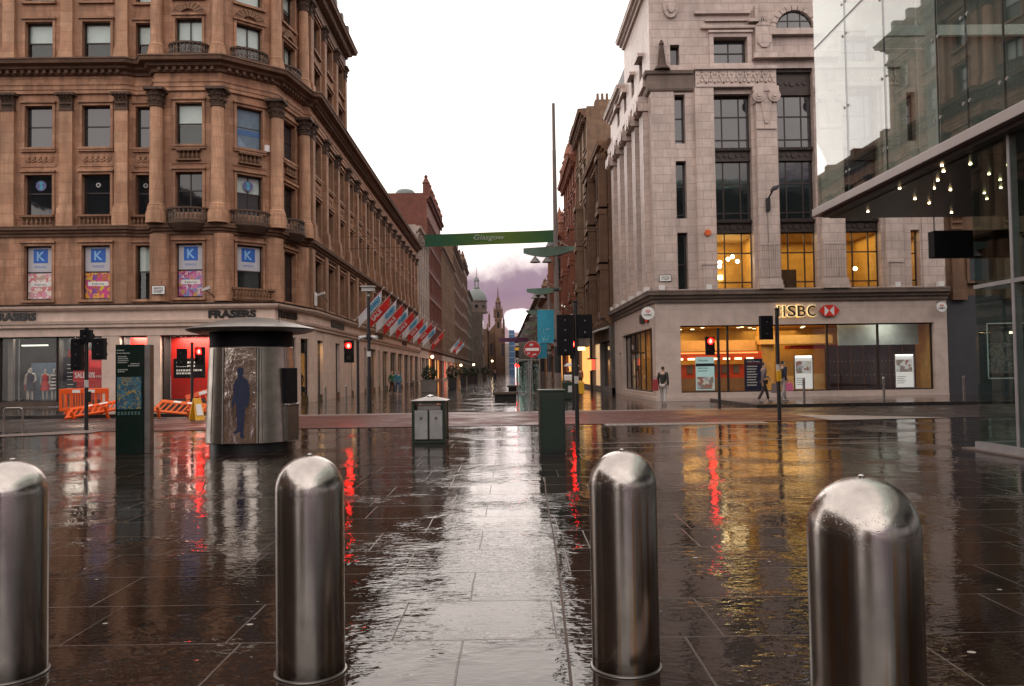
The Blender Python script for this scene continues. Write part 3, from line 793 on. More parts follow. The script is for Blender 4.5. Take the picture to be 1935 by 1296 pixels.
# ------------------------------------------------------------------ lamp masts of the shopping street
m_wing = clear('green_glass_wing', (.55, .72, .63), 1.5, 1.2)
m_winge = plain('pale_green_glass', (.25, .38, .31), .3)
m_mast = plain('grey_mast_paint', (.15, .115, .1), .5)
m_warm = glow('warm_lamp', (1., .72, .38), 9)
def mast(label, x, y, top, tall):
    t = thing('lamp_mast', label, 'lamp post', (0, 0, 0), 'winged lamp masts along the shopping street')
    b = MB()
    b.tube((0, 0, 0), (0, 0, 2.6), .125, .12, 16); b.tube((0, 0, 2.6), (0, 0, 6.3 if tall else top), .10, .075, 16)
    if tall: b.tube((0, 0, 6.3), (0, 0, 9.2), .078, .064, 12); b.tube((0, 0, 9.2), (0, 0, top), .06, .054, 10)
    ob('pole', b, m_mast, t, smooth=40)
    ob('collar', MB().lathe([(.13, 2.55), (.135, 2.6), (.13, 2.66)], n=16), m_black, t); ob('collar', MB().lathe([(.1, 4.3), (.11, 4.36), (.1, 4.42)], n=16), m_black, t); ob('sleeve', MB().lathe([(.13, 1.5), (.131, 2.4)], n=16, caps=False), m_black, t)
    b = MB()
    N = 12
    prof = []
    for i in range(N+1):
        q = i/N
        xx = -1.12+1.75*q
        zz = 5.72+.06*q*q
        hw = .05+.26*math.sin(PI*min(1, q*.9+.08))
        prof.append((xx, zz, hw))
    for (a, za, ha), (c, zc, hc) in zip(prof, prof[1:]):
        b.hexa([(a, -ha*.35, za-ha*.75), (c, -hc*.35, zc-hc*.75), (c, hc*.35, zc-hc*.75), (a, ha*.35, za-ha*.75), (a, -ha, za+.07), (c, -hc, zc+.07), (c, hc, zc+.07), (a, ha, za+.07)])
    ob('wing', b, m_winge, t)
    ob('wing_bracket', MB().tube((0, 0, 5.5), (.62, 0, 5.72), .02, .02, 8).tube((0, 0, 6.1), (.45, 0, 5.85), .012, .012, 6), m_steeld, t)
    for xx in (-.72, -.30):
        l = ob('lamp', MB().lathe([(.02, 5.62), (.03, 5.5), (.09, 5.44), (.19, 5.31), (.185, 5.30)], (xx, -.05), n=18, caps=False), plain('grey_lamp_shade', (.2, .18, .17), .45), t, smooth=50)
        ob('bracket', MB().tube((xx, -.05, 5.74), (xx, -.05, 5.6), .012, .012, 6), m_steeld, l)
        ob('bulb', MB().ball((xx, -.05, 5.36), .05), m_greyw, l)
    return place(t, (x, y, 0))
mast('tall pale lamp mast with a green glass wing rising behind the cabinet', (1054-950)/1540*28, 28, 10.85, True)
mast('lamp mast carrying the large teal banner', (1038.5-950)/1540*42, 42, 5.95, False)
mast('lamp mast carrying the smaller teal banner', (1026-950)/1540*57, 57, 5.9, False)
mast('fourth lamp mast up the street, beyond the teal banners', (1016-950)/1540*71, 71, 5.9, False)
mast('most distant lamp mast of the row', (1010-950)/1540*86, 86, 5.9, False)
def banner(label, x0, x1, y, z0, z1, mark):
    t = thing('street_banner', label, 'banner')
    N = 10
    b = MB()
    for i in range(N):
        a, c = x0+(x1-x0)*i/N, x0+(x1-x0)*(i+1)/N
        wa, wc = .03*math.sin(a*5), .03*math.sin(c*5)
        b.hexa([(a, y-.008+wa, z0), (c, y-.008+wc, z0), (c, y+.008+wc, z0), (a, y+.008+wa, z0), (a, y-.008+wa, z1), (c, y-.008+wc, z1), (c, y+.008+wc, z1), (a, y+.008+wa, z1)])
    f = ob('fabric', b, m_teal, t)
    ob('arm', MB().tube((x0, y, z1+.01), (x1+.12, y, z1+.01), .015).tube((x0, y, z0-.01), (x1+.12, y, z0-.01), .015), m_steeld, t)
    if mark:
        b = MB()
        rr = random.Random(3)
        for i in range(26):
            xx, zz = x0+.12+rr.random()*.5, z0+.1+rr.random()*.62
            b.tube((xx, y-.05, zz), (xx+rr.uniform(-.1, .12), y-.05, zz+rr.uniform(-.1, .12)), .011, .011, 5)
        ob('line_drawing', b, m_teald, f)
xm = (1038.5-950)/1540*42
banner('large teal banner with a white line drawing on the second mast', xm-.60, xm+.26, 41.85, 2.98, 4.68, True)
xm = (1026-950)/1540*57
banner('smaller teal banner seen below the large teal banner', xm-.35, xm+.5, 56.8, 2.42, 3.7, False)

# no entry sign
g_ = gnd(1002, 778)
t = thing('no_entry_sign', 'round red no entry sign with peeling stickers on a slim leaning post', 'road sign')
ob('post', MB().tube((-.02, .03, 0), (.08, .03, 2.75), .035, .033, 12), m_steeld, t)
Fs = Fac((.08, 0), (1.08, 0))
circ = lambda r, cz, n=32, cx=0: [(cx+r*math.cos(2*PI*i/n), cz+r*math.sin(2*PI*i/n)) for i in range(n)]
pl = ob('plate', MB().fpoly(Fs, circ(.31, 2.4), .01, .03), m_redp, t)
ob('rim', MB().fpoly(Fs, circ(.325, 2.4), .0, .012), m_greyw, t)
ob('bar', MB().fpoly(Fs, [(-.26, 2.34), (.26, 2.34), (.26, 2.45), (-.26, 2.45)], .03, .034), m_letterw, pl)
b = MB()
for x, z, w_, h_ in ((-.14, 2.24, .1, .08), (.1, 2.2, .12, .07), (-.03, 2.57, .14, .1), (.0, 2.16, .05, .05)):
    b.fpoly(Fs, [(x-w_/2, z-h_/2), (x+w_/2, z-h_/2+.02), (x+w_/2, z+h_/2), (x-w_/2, z+h_/2-.01)], .03, .035)
ob('sticker', b, m_greyw, pl)
place(t, (g_.x+.03, g_.y, 0))

# camera mast
g_ = gnd(698, 768)
t = thing('camera_mast', 'dark mast with a boxy camera housing on top and two spotlights', 'camera mast')
ob('pole', MB().tube((0, 0, 0), (0, 0, 1.4), .11, .11, 14).tube((0, 0, 1.4), (0, 0, 5.25), .085, .07, 14), m_black, t, smooth=40)
h = ob('camera_housing', MB().box(-.28, .28, -.3, .2, 5.42, 5.62).add([(-.34, -.4, 5.62), (.34, -.4, 5.62), (.34, .25, 5.66), (-.34, .25, 5.66), (-.34, -.4, 5.66), (.34, -.4, 5.66), (.34, .25, 5.7), (-.34, .25, 5.7)], [(0, 3, 2, 1), (4, 5, 6, 7), (0, 1, 5, 4), (1, 2, 6, 5), (2, 3, 7, 6), (3, 0, 4, 7)]), m_greyw, t)
ob('neck', MB().tube((0, 0, 5.2), (0, 0, 5.44), .1, .06, 12), m_steeld, t)
for sx_ in (-1, 1):
    ob('spotlight', MB().tube((sx_*.12, -.05, 3.3), (sx_*.42, -.22, 3.22), .05, .1, 14), m_greyw, t)
ob('spotlight_bracket', MB().box(-.2, .2, -.06, .06, 3.16, 3.3).tube((0, 0, 3.1), (0, 0, 3.42), .12, .12, 12), m_black, t)
ob('sticker', MB().lathe([(.098, 2.35), (.097, 2.6)], n=14, caps=False), m_greyw, t)
place(t, (g_.x, g_.y, 0))

# slim posts
def post(label, x, y, z, h=.95, grp='slim steel posts'):
    t = thing('steel_post', label, 'post', (0, 0, 0), grp)
    ob('shaft', MB().tube((0, 0, 0), (0, 0, h), .05, .05, 14), m_steeld, t, smooth=40)
    ob('cap', MB().lathe([(.052, h-.06), (.052, h), (.001, h+.02)], n=14), m_chrome, t)
    place(t, (x, y, z))
for px, py, lb in ((1520, 768, 'slim steel post between the two white posters of the bank window'), (1671, 766, 'slim steel post before the dark half of the bank window'), (1822, 757, 'slim steel post before the dark grey shop')):
    p = aY(px, py, 33.2); post(lb, p.x, 33.2, .125, .98, 'steel posts outside the bank')
for px, py, lb in ((615, 766, 'slim post by the corner pier of the department store'), (654, 764, 'slim post under the lit red man signal'), (782, 741, 'slim post just before the first shrub planter'), (768, 743, 'slim post between the camera mast and the first planter')):
    g_ = gnd(px, py); post(lb, g_.x, g_.y, 0, .95, 'steel posts along the department store')

# cycle hoop
t = thing('cycle_stand', 'galvanised hoop cycle stand on the wet paving beyond the first bollard', 'cycle stand')
b = MB()
pts = [(-.25, 0, 0), (-.25, 0, .62), (-.235, 0, .70), (-.19, 0, .735), (.19, 0, .735), (.235, 0, .70), (.25, 0, .62), (.25, 0, 0)]
ob('hoop', b.pipe(pts, .026, 10), m_steel, t, smooth=50)
for x in (-.25, .25): ob('foot', MB().lathe([(.07, 0.002), (.07, .012), (.03, .02)], (x, 0), 12), m_steeld, t)
g_ = gnd(25, 820)
place(t, (g_.x, g_.y, 0), .1)

# orange barriers
def barrier(label, loc, rx, ry, rz, m=m_orange):
    t = thing('road_barrier', label, 'barrier', (0, 0, 0), 'orange plastic barriers by the kerb')
    b = MB()
    w_, h_ = 1.9, 1.0
    b.box(-w_/2, w_/2, -.035, .035, .80, 1.0)
    b.box(-w_/2, w_/2, -.035, .035, .12, .24)
    for i in range(9):
        x = -w_/2+.06+i*(w_-.12)/8
        b.box(x-(.06 if i in (0, 8) else .03), x+(.06 if i in (0, 8) else .03), -.028, .028, .24, .80)
    ob('panel', b, m, t, bevel=.015)
    for x in (-.6, .6):
        ob('foot', MB().box(x-.05, x+.05, -.28, .28, .0, .09), m, t, bevel=.02)
        ob('leg', MB().box(x-.045, x+.045, -.04, .04, .09, .14), m, t)
    for x in (-.28, .28): ob('reflector', MB().box(x-.15, x+.15, -.043, -.036, .84, .96), m_letterw, t)
    t.location = loc; t.rotation_euler = (rx, ry, rz)
g_ = gnd(115, 793)
barrier('upright orange barrier before the mannequin window', (g_.x, 32.5, .125), 0, 0, .05)
barrier('orange barrier fallen flat between the dark signal pole and the totem', (gnd(186, 790).x-.1, 31.1, .12), -1.15, -.16, .12)
barrier('orange barrier lying tipped between the totem and the red lamp pole', (gnd(322, 790).x, 31.0, .1), -1.1, .10, -.1, m_orange2)
barrier('orange barrier leaning behind the yellow folding sign', (gnd(384, 788).x, 32.6, .125), -.25, -.28, .3)
barrier('sun faded orange barrier behind the upright one', (gnd(140, 788).x, 33.6, .125), 0, 0, -.1, m_orange2)
barrier('orange barrier half hidden by the round kiosk', (gnd(412, 788).x, 33.2, .125), -.1, 0, -.15, m_orange2)
t = thing('folding_sign', 'yellow folding warning sign standing among the fallen barriers', 'folding sign')
for sg in (-1, 1):
    b = MB().hexa([(-.3, sg*.28-.02, 0), (.3, sg*.28-.02, 0), (.3, sg*.28+.02, 0), (-.3, sg*.28+.02, 0), (-.22, -.02+sg*.02, .95), (.22, -.02+sg*.02, .95), (.22, .02+sg*.02, .95), (-.22, .02+sg*.02, .95)])
    f = ob('board', b, m_yellow, t)
    if sg < 0: ob('notice', MB().hexa([(-.2, -.27, .22), (.2, -.27, .22), (.2, -.25, .22), (-.2, -.25, .22), (-.17, -.13, .7), (.17, -.13, .7), (.17, -.11, .7), (-.17, -.11, .7)]), m_letterw, f)
g_ = gnd(372, 794)
place(t, (g_.x, g_.y, 0), .9); t.scale = (.6, .8, .82)

# benches, shelter, bins, planters up the street
def bench(label, x0, x1, y, h):
    t = thing('stone_bench', label, 'bench', (0, 0, 0), 'dark stone benches')
    ob('seat', MB().box(x0, x1, y-.3, y+.3, h-.14, h), m_soot, t, bevel=.02)
    ob('support', MB().box(x0+.1, x1-.1, y-.22, y+.22, 0, h-.14), m_dark, t)
bench('nearer dark stone bench in the middle of the street', -.55, .80, 43.5, .46)
bench('farther dark stone bench beside the glass shelter', .30, 1.4, 60, .5)
m_screen = clear('grubby_glass', (.72, .84, .8), 1.7, 1.2)
t = thing('glass_shelter', 'small glass screen shelter with steel posts in mid street', 'shelter')
X0, X1, Y0, Y1 = .95, 2.35, 52., 55.5
for x in (X0, (X0+X1)/2, X1):
    for y in (Y0, Y1):
        ob('post', MB().box(x-.035, x+.035, y-.035, y+.035, 0, 2.25), m_steeld, t)
for y in (Y0, Y1):
    for a, b_ in ((X0, (X0+X1)/2), ((X0+X1)/2, X1)):
        pn = ob('glass_panel', MB().box(a+.04, b_-.04, y-.006, y+.006, .12, 2.15), m_screen, t)
ob('glass_panel', MB().box(X0-.006, X0+.006, Y0+.04, Y1-.04, .12, 2.15), m_screen, t)
b = MB()
for i in range(46):
    x, z = random.uniform(X0+.1, X1-.15), random.uniform(.5, 1.9)
    b.box(x, x+random.uniform(.03, .1), Y0-.012, Y0-.007, z, z+random.uniform(.03, .12))
ob('etched_pattern', b, plain('pale_etching', (.2, .3, .28), .5), t)
ob('roof_rail', MB().box(X0-.05, X1+.05, Y0-.05, Y1+.05, 2.25, 2.31), m_steeld, t)
t = thing('recycling_bin', 'dark green recycling bin with yellow ends behind the push button pole', 'bin')
ob('body', MB().box(-.42, .42, -.3, .3, .0, .95), m_green, t, bevel=.03)
for x in (-.52, .52): ob('end_panel', MB().box(x-.1, x+.1, -.3, .3, .55 if x < 0 else .35, 1.25 if x < 0 else 1.0), m_yellow, t, bevel=.03)
ob('hood', MB().box(-.3, .25, -.28, .28, 1.0, 1.32), m_whitep, t, bevel=.05)
ob('sticker', MB().box(-.12, .1, -.312, -.302, .4, .75), m_greyw, t)
g_ = gnd(1077, 755)
place(t, (g_.x, g_.y, 0))
m_leafd = plain('dark_leaves', (.028, .05, .022), .6, var=.4)
m_plant = plain('grey_planter', (.22, .19, .17), .6)
m_plantd = plain('dark_planter', (.03, .028, .028), .5)
def shrub(label, px, py, Y, r, zc, m=m_leafd):
    x = (px-950)/1540*Y
    t = thing('potted_shrub', label, 'shrub', (x, Y, 0), 'clipped shrubs in planters')
    b = MB(); rr = random.Random(px)
    for i in range(520):
        a, ph = rr.random()*2*PI, math.acos(rr.uniform(-1, 1))
        q = r*(.62+.42*rr.random())*(1+.12*math.sin(3*a+px)*math.sin(2*ph))
        c = Vector((x+q*math.sin(ph)*math.cos(a), Y+q*math.sin(ph)*math.sin(a), zc+q*math.cos(ph)))
        d = Vector((rr.uniform(-1, 1), rr.uniform(-1, 1), rr.uniform(-1, 1))).normalized()*r*.16
        e = d.cross(Vector((rr.uniform(-1, 1), rr.uniform(-1, 1), 1)))*.55
        b.add([c-d, c+e, c+d, c-e], [(0, 1, 2, 3)])
    ob('foliage', b, m, t)
    ob('stem', MB().tube((x, Y, .7), (x, Y, zc), .04, .03), m_bark, t)
def planter(label, px, Y, w_, h_, m):
    x = (px-950)/1540*Y
    t = thing('planter', label, 'planter', (x, Y, 0), 'planters along the shop fronts')
    ob('tub', MB().hexa([(x-w_/2*.9, Y-w_*.4, 0), (x+w_/2*.9, Y-w_*.4, 0), (x+w_/2*.9, Y+w_*.4, 0), (x-w_/2*.9, Y+w_*.4, 0), (x-w_/2, Y-w_*.44, h_), (x+w_/2, Y-w_*.44, h_), (x+w_/2, Y+w_*.44, h_), (x-w_/2, Y+w_*.44, h_)]), m, t, bevel=.02)
    ob('rim', MB().box(x-w_/2-.04, x+w_/2+.04, Y-w_*.44-.04, Y+w_*.44+.04, h_, h_+.05), m, t)
for px, Y, w_, h_, m, r, zc, nm in ((811, 64, 1.25, .9, m_plant, .62, 1.45, 'nearest grey planter'), (855, 74, .75, .95, m_plantd, .6, 1.5, 'second planter, dark'), (875.5, 95, .7, .95, m_plantd, .6, 1.5, 'third planter, dark'), (889, 108, .75, .95, m_plantd, .65, 1.5, 'fourth planter, dark'), (898, 112, .7, .95, m_plantd, .6, 1.5, 'fifth planter, dark'), (915.5, 132, .7, .95, m_plantd, .7, 1.55, 'last planter of the row')):
    planter(nm + ', along the lit shop fronts', px, Y, w_, h_, m)
    shrub('clipped dark shrub in the ' + nm.split(',')[0], px, 0, Y+.02, r, zc)
# ------------------------------------------------------------------ building helpers
def window(par, F, u0, u1, z0, z1, w=-.22, vm=(), hm=(.52,), pane=None, blind=None, blind_m=None, name='window', fm=None, fr=.06, dark_back=False):
    pane = pane or m_pane
    b = MB()
    b.fbox(F, u0, u0+fr, w-.06, w, z0, z1); b.fbox(F, u1-fr, u1, w-.06, w, z0, z1)
    b.fbox(F, u0+fr, u1-fr, w-.06, w, z0, z0+fr); b.fbox(F, u0+fr, u1-fr, w-.06, w, z1-fr, z1)
    for v in vm: b.fbox(F, u0+(u1-u0)*v-.028, u0+(u1-u0)*v+.028, w-.055, w+.004, z0+fr, z1-fr)
    for h in hm: b.fbox(F, u0+fr, u1-fr, w-.053, w+.008, z0+(z1-z0)*h-.03, z0+(z1-z0)*h+.03)
    fo = ob(name, b, fm or m_frame, par)
    ob('pane', MB().fbox(F, u0+fr*.8, u1-fr*.8, w-.045, w-.03, z0+fr*.8, z1-fr*.8), pane, fo)
    if blind:
        ob('blind', MB().fbox(F, u0+fr, u1-fr, w-.13, w-.11, z1-(z1-z0)*blind, z1-.03), blind_m or m_blind, fo)
    if blind or dark_back:
        ob('backing', MB().fbox(F, u0-.02, u1+.02, w-.32, w-.30, z0-.02, z1+.02), m_dark, fo)  # near-black sheet standing in for the unlit room behind
    return fo
m_balglass = m_clear
def column(par, c, z0, z1, r, mat=None, capm=None, n=20, half=None):
    mat = mat or m_colst; capm = capm or m_capst
    H = z1-z0
    prof = [(r*1.5, z0-.62), (r*1.5, z0-.1), (r*1.4, z0-.08), (r*1.4, z0), (r*1.32, z0+.005), (r*1.32, z0+.18), (r*1.18, z0+.22), (r*1.22, z0+.30), (r*1.04, z0+.36), (r, z0+.5)]
    k = 7
    for i in range(1, k+1):
        z = z0+.5+(H-.95-.5)*i/k
        q = r*(1-.10*(i/k)**1.6)
        prof += [(q, z-.012), (q*.985, z-.006), (q, z)]
    o = ob('column', MB().lathe(prof, c, n), mat, par, smooth=22)
    b = MB()
    zt, zb = z1, z1-.93
    b.lathe([(r*.92, zb-.03), (r*1.08, zb), (r*.92, zb+.05), (r*.95, zb+.5), (r*1.25, zt-.14)], c, n)
    b.box(c[0]-r*1.45, c[0]+r*1.45, c[1]-r*1.45, c[1]+r*1.45, zt-.14, zt)
    for tier, (zz, hh, rr, sz) in enumerate(((zb+.05, .32, r*1.0, .5), (zb+.3, .32, r*1.05, .55), (zb+.56, .22, r*1.2, .6))):
        for i in range(8):
            a = 2*PI*(i+.5*(tier % 2))/8
            d = Vector((math.cos(a), math.sin(a))); e = Vector((-d.y, d.x))*r*.28
            q = lambda f, z: (c[0]+d.x*rr*f, c[1]+d.y*rr*f, z)
            p0, p1, p2 = Vector(q(.9, zz)), Vector(q(1.12, zz+hh*.75)), Vector(q(1.38, zz+hh*.72))
            e3 = Vector((e.x, e.y, 0))
            b.hexa([p0-e3, p0+e3, p1+e3*.9, p1-e3*.9, p1-e3*.7+Vector((0, 0, hh*.2)), p1+e3*.7+Vector((0, 0, hh*.2)), p2+e3*.5, p2-e3*.5])
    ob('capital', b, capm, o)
    return o
def pilaster(par, F, u, hw, z0, z1, w=.16, mat=None, capm=None):
    mat = mat or m_colst; capm = capm or m_capst
    b = MB()
    b.fbox(F, u-hw*1.25, u+hw*1.25, 0, w+.12, z0-.62, z0-.002).fbox(F, u-hw*1.2, u+hw*1.2, 0, w+.10, z0, z0+.3).fbox(F, u-hw*1.1, u+hw*1.1, 0, w+.05, z0+.3, z0+.42)
    b.fbox(F, u-hw, u+hw, 0, w, z0+.42, z1-.9)
    o = ob('column', b, mat, par)
    b = MB()
    b.fbox(F, u-hw*1.05, u+hw*1.05, 0, w+.04, z1-.9, z1-.82).fbox(F, u-hw*.98, u+hw*.98, 0, w+.02, z1-.82, z1-.14).fbox(F, u-hw*1.45, u+hw*1.45, 0, w+.18, z1-.14, z1)
    for tier, (zz, ww) in enumerate(((z1-.8, .06), (z1-.52, .10), (z1-.32, .16))):
        n = 4 if tier % 2 == 0 else 3
        for i in range(n):
            uu = u+hw*1.7*((i+.5)/n-.5)*(1+.15*tier)
            b.hexa([F.p(uu-hw*.2, w, zz), F.p(uu+hw*.2, w, zz), F.p(uu+hw*.2, w+ww, zz+.2), F.p(uu-hw*.2, w+ww, zz+.2), F.p(uu-hw*.17, w, zz+.25), F.p(uu+hw*.17, w, zz+.25), F.p(uu+hw*.12, w+ww+.08, zz+.2), F.p(uu-hw*.12, w+ww+.08, zz+.2)])
    ob('capital', b, capm, o)
def baluster(b, c, z0, z1, r=.055, n=8):
    h = z1-z0
    b.lathe([(r*.8, z0), (r*.8, z0+h*.08), (r*.5, z0+h*.14), (r*1.1, z0+h*.38), (r*.95, z0+h*.5), (r*.45, z0+h*.78), (r*.8, z0+h*.9), (r*.8, z1)], c, n, caps=False)
def balustrade(par, F, u0, u1, z0, z1, w=.05, pitch=.2, mat=None, d=.14):
    b = MB()
    b.fbox(F, u0-.06, u1+.06, w-d/2-.03, w+d/2+.03, z1-.1, z1); b.fbox(F, u0-.06, u1+.06, w-d/2-.02, w+d/2+.02, z0, z0+.08)
    b.fbox(F, u0, u1, .003, .012, z0, z1)
    n = max(2, int((u1-u0)/pitch))
    for i in range(n):
        q = F.p(u0+(u1-u0)*(i+.5)/n, w, 0)
        baluster(b, q[:2], z0+.08, z1-.1)
    return ob('balustrade', b, mat or m_sand, par, smooth=40)
def bow_balcony(par, F, uc, r, z0, z1, mat=None, depth=.62, name='bow_balcony'):
    mat = mat or m_carve
    n = 14
    arc = [F.p(uc-r*math.cos(PI*i/n), depth*math.sin(PI*i/n)*1.0-.02, 0)[:2] for i in range(n+1)]
    b = MB()
    b.sweep(arc, [(-.12, z1-.1), (.07, z1-.1), (.07, z1), (-.12, z1), (-.12, z1-.1)])
    b.sweep(arc, [(-.12, z0), (.06, z0), (.06, z0+.09), (-.12, z0+.09), (-.12, z0)])
    poly = arc
    m = len(poly)
    ct = F.p(uc, 0, 0)
    for k, (s0, s1, za, zb) in enumerate(((1.14, 1.14, z0-.1, z0), (1.02, 1.14, z0-.22, z0-.1), (.75, 1.02, z0-.45, z0-.22))):
        sc_ = lambda q, t, z: (ct[0]+(q[0]-ct[0])*t, ct[1]+(q[1]-ct[1])*t, z)
        vs = [sc_(q, s0, za) for q in poly]+[sc_(q, s1, zb) for q in poly]
        b.add(vs, [list(range(m-1, -1, -1)), list(range(m, 2*m))]+[[i, i+1, i+1+m, i+m] for i in range(m-1)])
    o = ob(name, b, mat, par, smooth=30)
    b = MB()
    for i in range(1, n):
        if i in (0, n): continue
        baluster(b, arc[i], z0+.09, z1-.1, .06)
    ob('baluster_row', b, m_greyst, o, smooth=40)
    return o
CORN = lambda z, h, o: [(0, z), (o*.25, z), (o*.3, z+h*.22), (o*.55, z+h*.35), (o*.6, z+h*.55), (o*.9, z+h*.62), (o*.95, z+h*.85), (o, z+h*.9), (o, z+h), (0, z+h+.05)]
def dentils(b, F, u0, u1, w, z0, z1, pitch=.4, dw=.18, dd=.2):
    n = max(1, int((u1-u0)/pitch))
    for i in range(n):
        u = u0+(u1-u0)*(i+.5)/n
        b.fbox(F, u-dw/2, u+dw/2, w, w+dd, z0, z1)

# ------------------------------------------------------------------ corner department store
st = thing('department_store', 'brown sandstone corner department store with columns, bow balconies and pale shopfront', 'building', (-20, 50, 0))
PA = [(-34, 41.5), (-19.05, 41.5), (-18.7, 41.75), (-17.75, 41.75), (-17.4, 41.2), (-14.15, 41.2), (-11.95, 43.1), (-11.35, 46.5), (-11.0, 46.7), (-11.0, 105)]
FM = Fac((-34, 41.5), (-19.05, 41.5)); FN = Fac((-18.7, 41.75), (-17.75, 41.75))
F1 = Fac((-17.4, 41.2), (-14.15, 41.2)); F2 = Fac((-14.15, 41.2), (-11.95, 43.1)); F3 = Fac((-11.95, 43.1), (-11.35, 46.5)); FS = Fac((-11.0, 46.7), (-11.0, 105))
ROWS = [(5.5, 8.27), (9.85, 11.9), (13.3, 15.45)]
UP_ROWS = [(17.72, 19.8), (20.85, 22.75)]
SB = 3.58
side_u = [2.05+SB*i for i in range(16)]
fm_c = [(-26.45+34, .72), (-23.5+34, .70), (-20.58+34, .72)]
fm_c = [(-29.4+34, .70)] + fm_c
segs = [(FM, fm_c), (FN, [(.42, .40)]), (F1, [(F1.L*.5+.02, .68)]), (F2, [(F2.L*.52, .70)]), (F3, [(F3.L*.5, .75)]), (FS, [(u, .82) for u in side_u])]
rnd = random.Random(11)
LIT = {}
for si, (F, cs) in enumerate(segs):
    ops = [(c-h, c+h, a, b_) for c, h in cs for a, b_ in ROWS]
    upper = si < 5
    if upper: ops += [(c-h, c+h, a, b_) for c, h in cs for a, b_ in UP_ROWS]
    if F is FS: ops += [(c-h, c+h, a, b_) for c, h in cs[:3] for a, b_ in UP_ROWS]
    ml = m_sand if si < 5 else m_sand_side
    zt = 23.2 if si < 5 else 17.9
    b = MB()
    if F is FS:
        b.wall(F, 0, 10.9, 5.2, 23.2, [o for o in ops if o[0] < 10.9], .3)
        b.wall(F, 10.9, F.L, 5.2, 17.6, [o for o in ops if o[0] > 10.9], .3)
    else:
        b.wall(F, 0, F.L, 5.2, zt, ops, .3)
    for o in ops:
        b.surround(F, *o, sill=o[2] not in (9.85,))
    for c, h in cs:                                    # carved apron panels between the storeys
        b.fbox(F, c-h-.18, c+h+.18, .002, .05, 12.32, 12.42); b.fbox(F, c-h-.18, c+h+.18, .002, .12, 13.08, 13.17)
        if F in (F1, F2, F3): continue
        n = 5 if h > .5 else 3
        if F is FS: n = 3
        for i in range(n):
            uu = c+(i-(n-1)/2)*h*2/n
            b.fpoly(F, [(uu+.17*math.cos(2*PI*k/10), 12.75+.2*math.sin(2*PI*k/10)) for k in range(10)], .002, .05)
            b.fpoly(F, [(uu+.08*math.cos(2*PI*k/8), 12.75+.1*math.sin(2*PI*k/8)) for k in range(8)], .05, .09)
    ob('wall', b, ml, st)
# the low steps between bays
ob('wall', MB().wall(Fac((-19.05, 41.5), (-18.7, 41.75)), 0, .43, 5.2, 23.2, []).wall(Fac((-17.75, 41.75), (-17.4, 41.2)), 0, .652, 5.2, 23.2, []).wall(Fac((-11.35, 46.5), (-11.0, 46.7)), 0, .4, 5.2, 23.2, []), m_sand, st)
m_posterw = plain('white_window_print', (.5, .5, .54), .5, var=.05)
ob('added_inner_wall', MB().sweep(PA, [(-.75, 5.2), (-.7, 5.2), (-.7, 17.5), (-.75, 17.5)]).sweep(PA[:9]+[(-11.0, 57.2)], [(-.75, 17.5), (-.7, 17.5), (-.7, 24.6), (-.75, 24.6)]), m_dark, st)  # unseen dark sheet added to stop sky leaking through the hollow shell
# windows: 4 + 1 + 3 front bays in five rows, then the long side
def K_posters(w_, F, u0, u1, z0, z1, kind):
    uc, hw = (u0+u1)/2, (u1-u0)/2
    zm = z0+(z1-z0)*.52
    white = ob('poster', MB().fbox(F, u0+.07, u1-.07, -.222, -.214, zm+.03, z1-.07), m_posterw, w_)
    b = MB().fbox(F, uc-hw*.52, uc+hw*.52, -.213, -.209, zm+.48, z1-.14)
    ob('logo_square', b, m_blue, w_)
    ob('letter', put_text(MB(), 'K', F, uc-hw*.28, uc+hw*.3, zm+.6, z1-.26, -.208, .004, off=.02), plain('pale_blue_letter', (.25, .5, .8), .5), w_)
    ob('lettering', put_text(MB(), 'KINGS', F, uc-hw*.4, uc+hw*.4, zm+.22, zm+.34, -.213, .004), m_blue, w_)
    if kind is not None:
        ob('poster', MB().fbox(F, u0+.07, u1-.07, -.222, -.214, z0+.1, zm-.05), kind, w_)
        ob('caption_strip', MB().fbox(F, u0+.2, u1-.2, -.213, -.209, zm-.72, zm-.5), m_letterw, w_)
        ob('lettering', put_text(MB(), 'Fabrics', F, uc-.3, uc+.3, zm-.67, zm-.56, -.208, .004), m_black, w_)
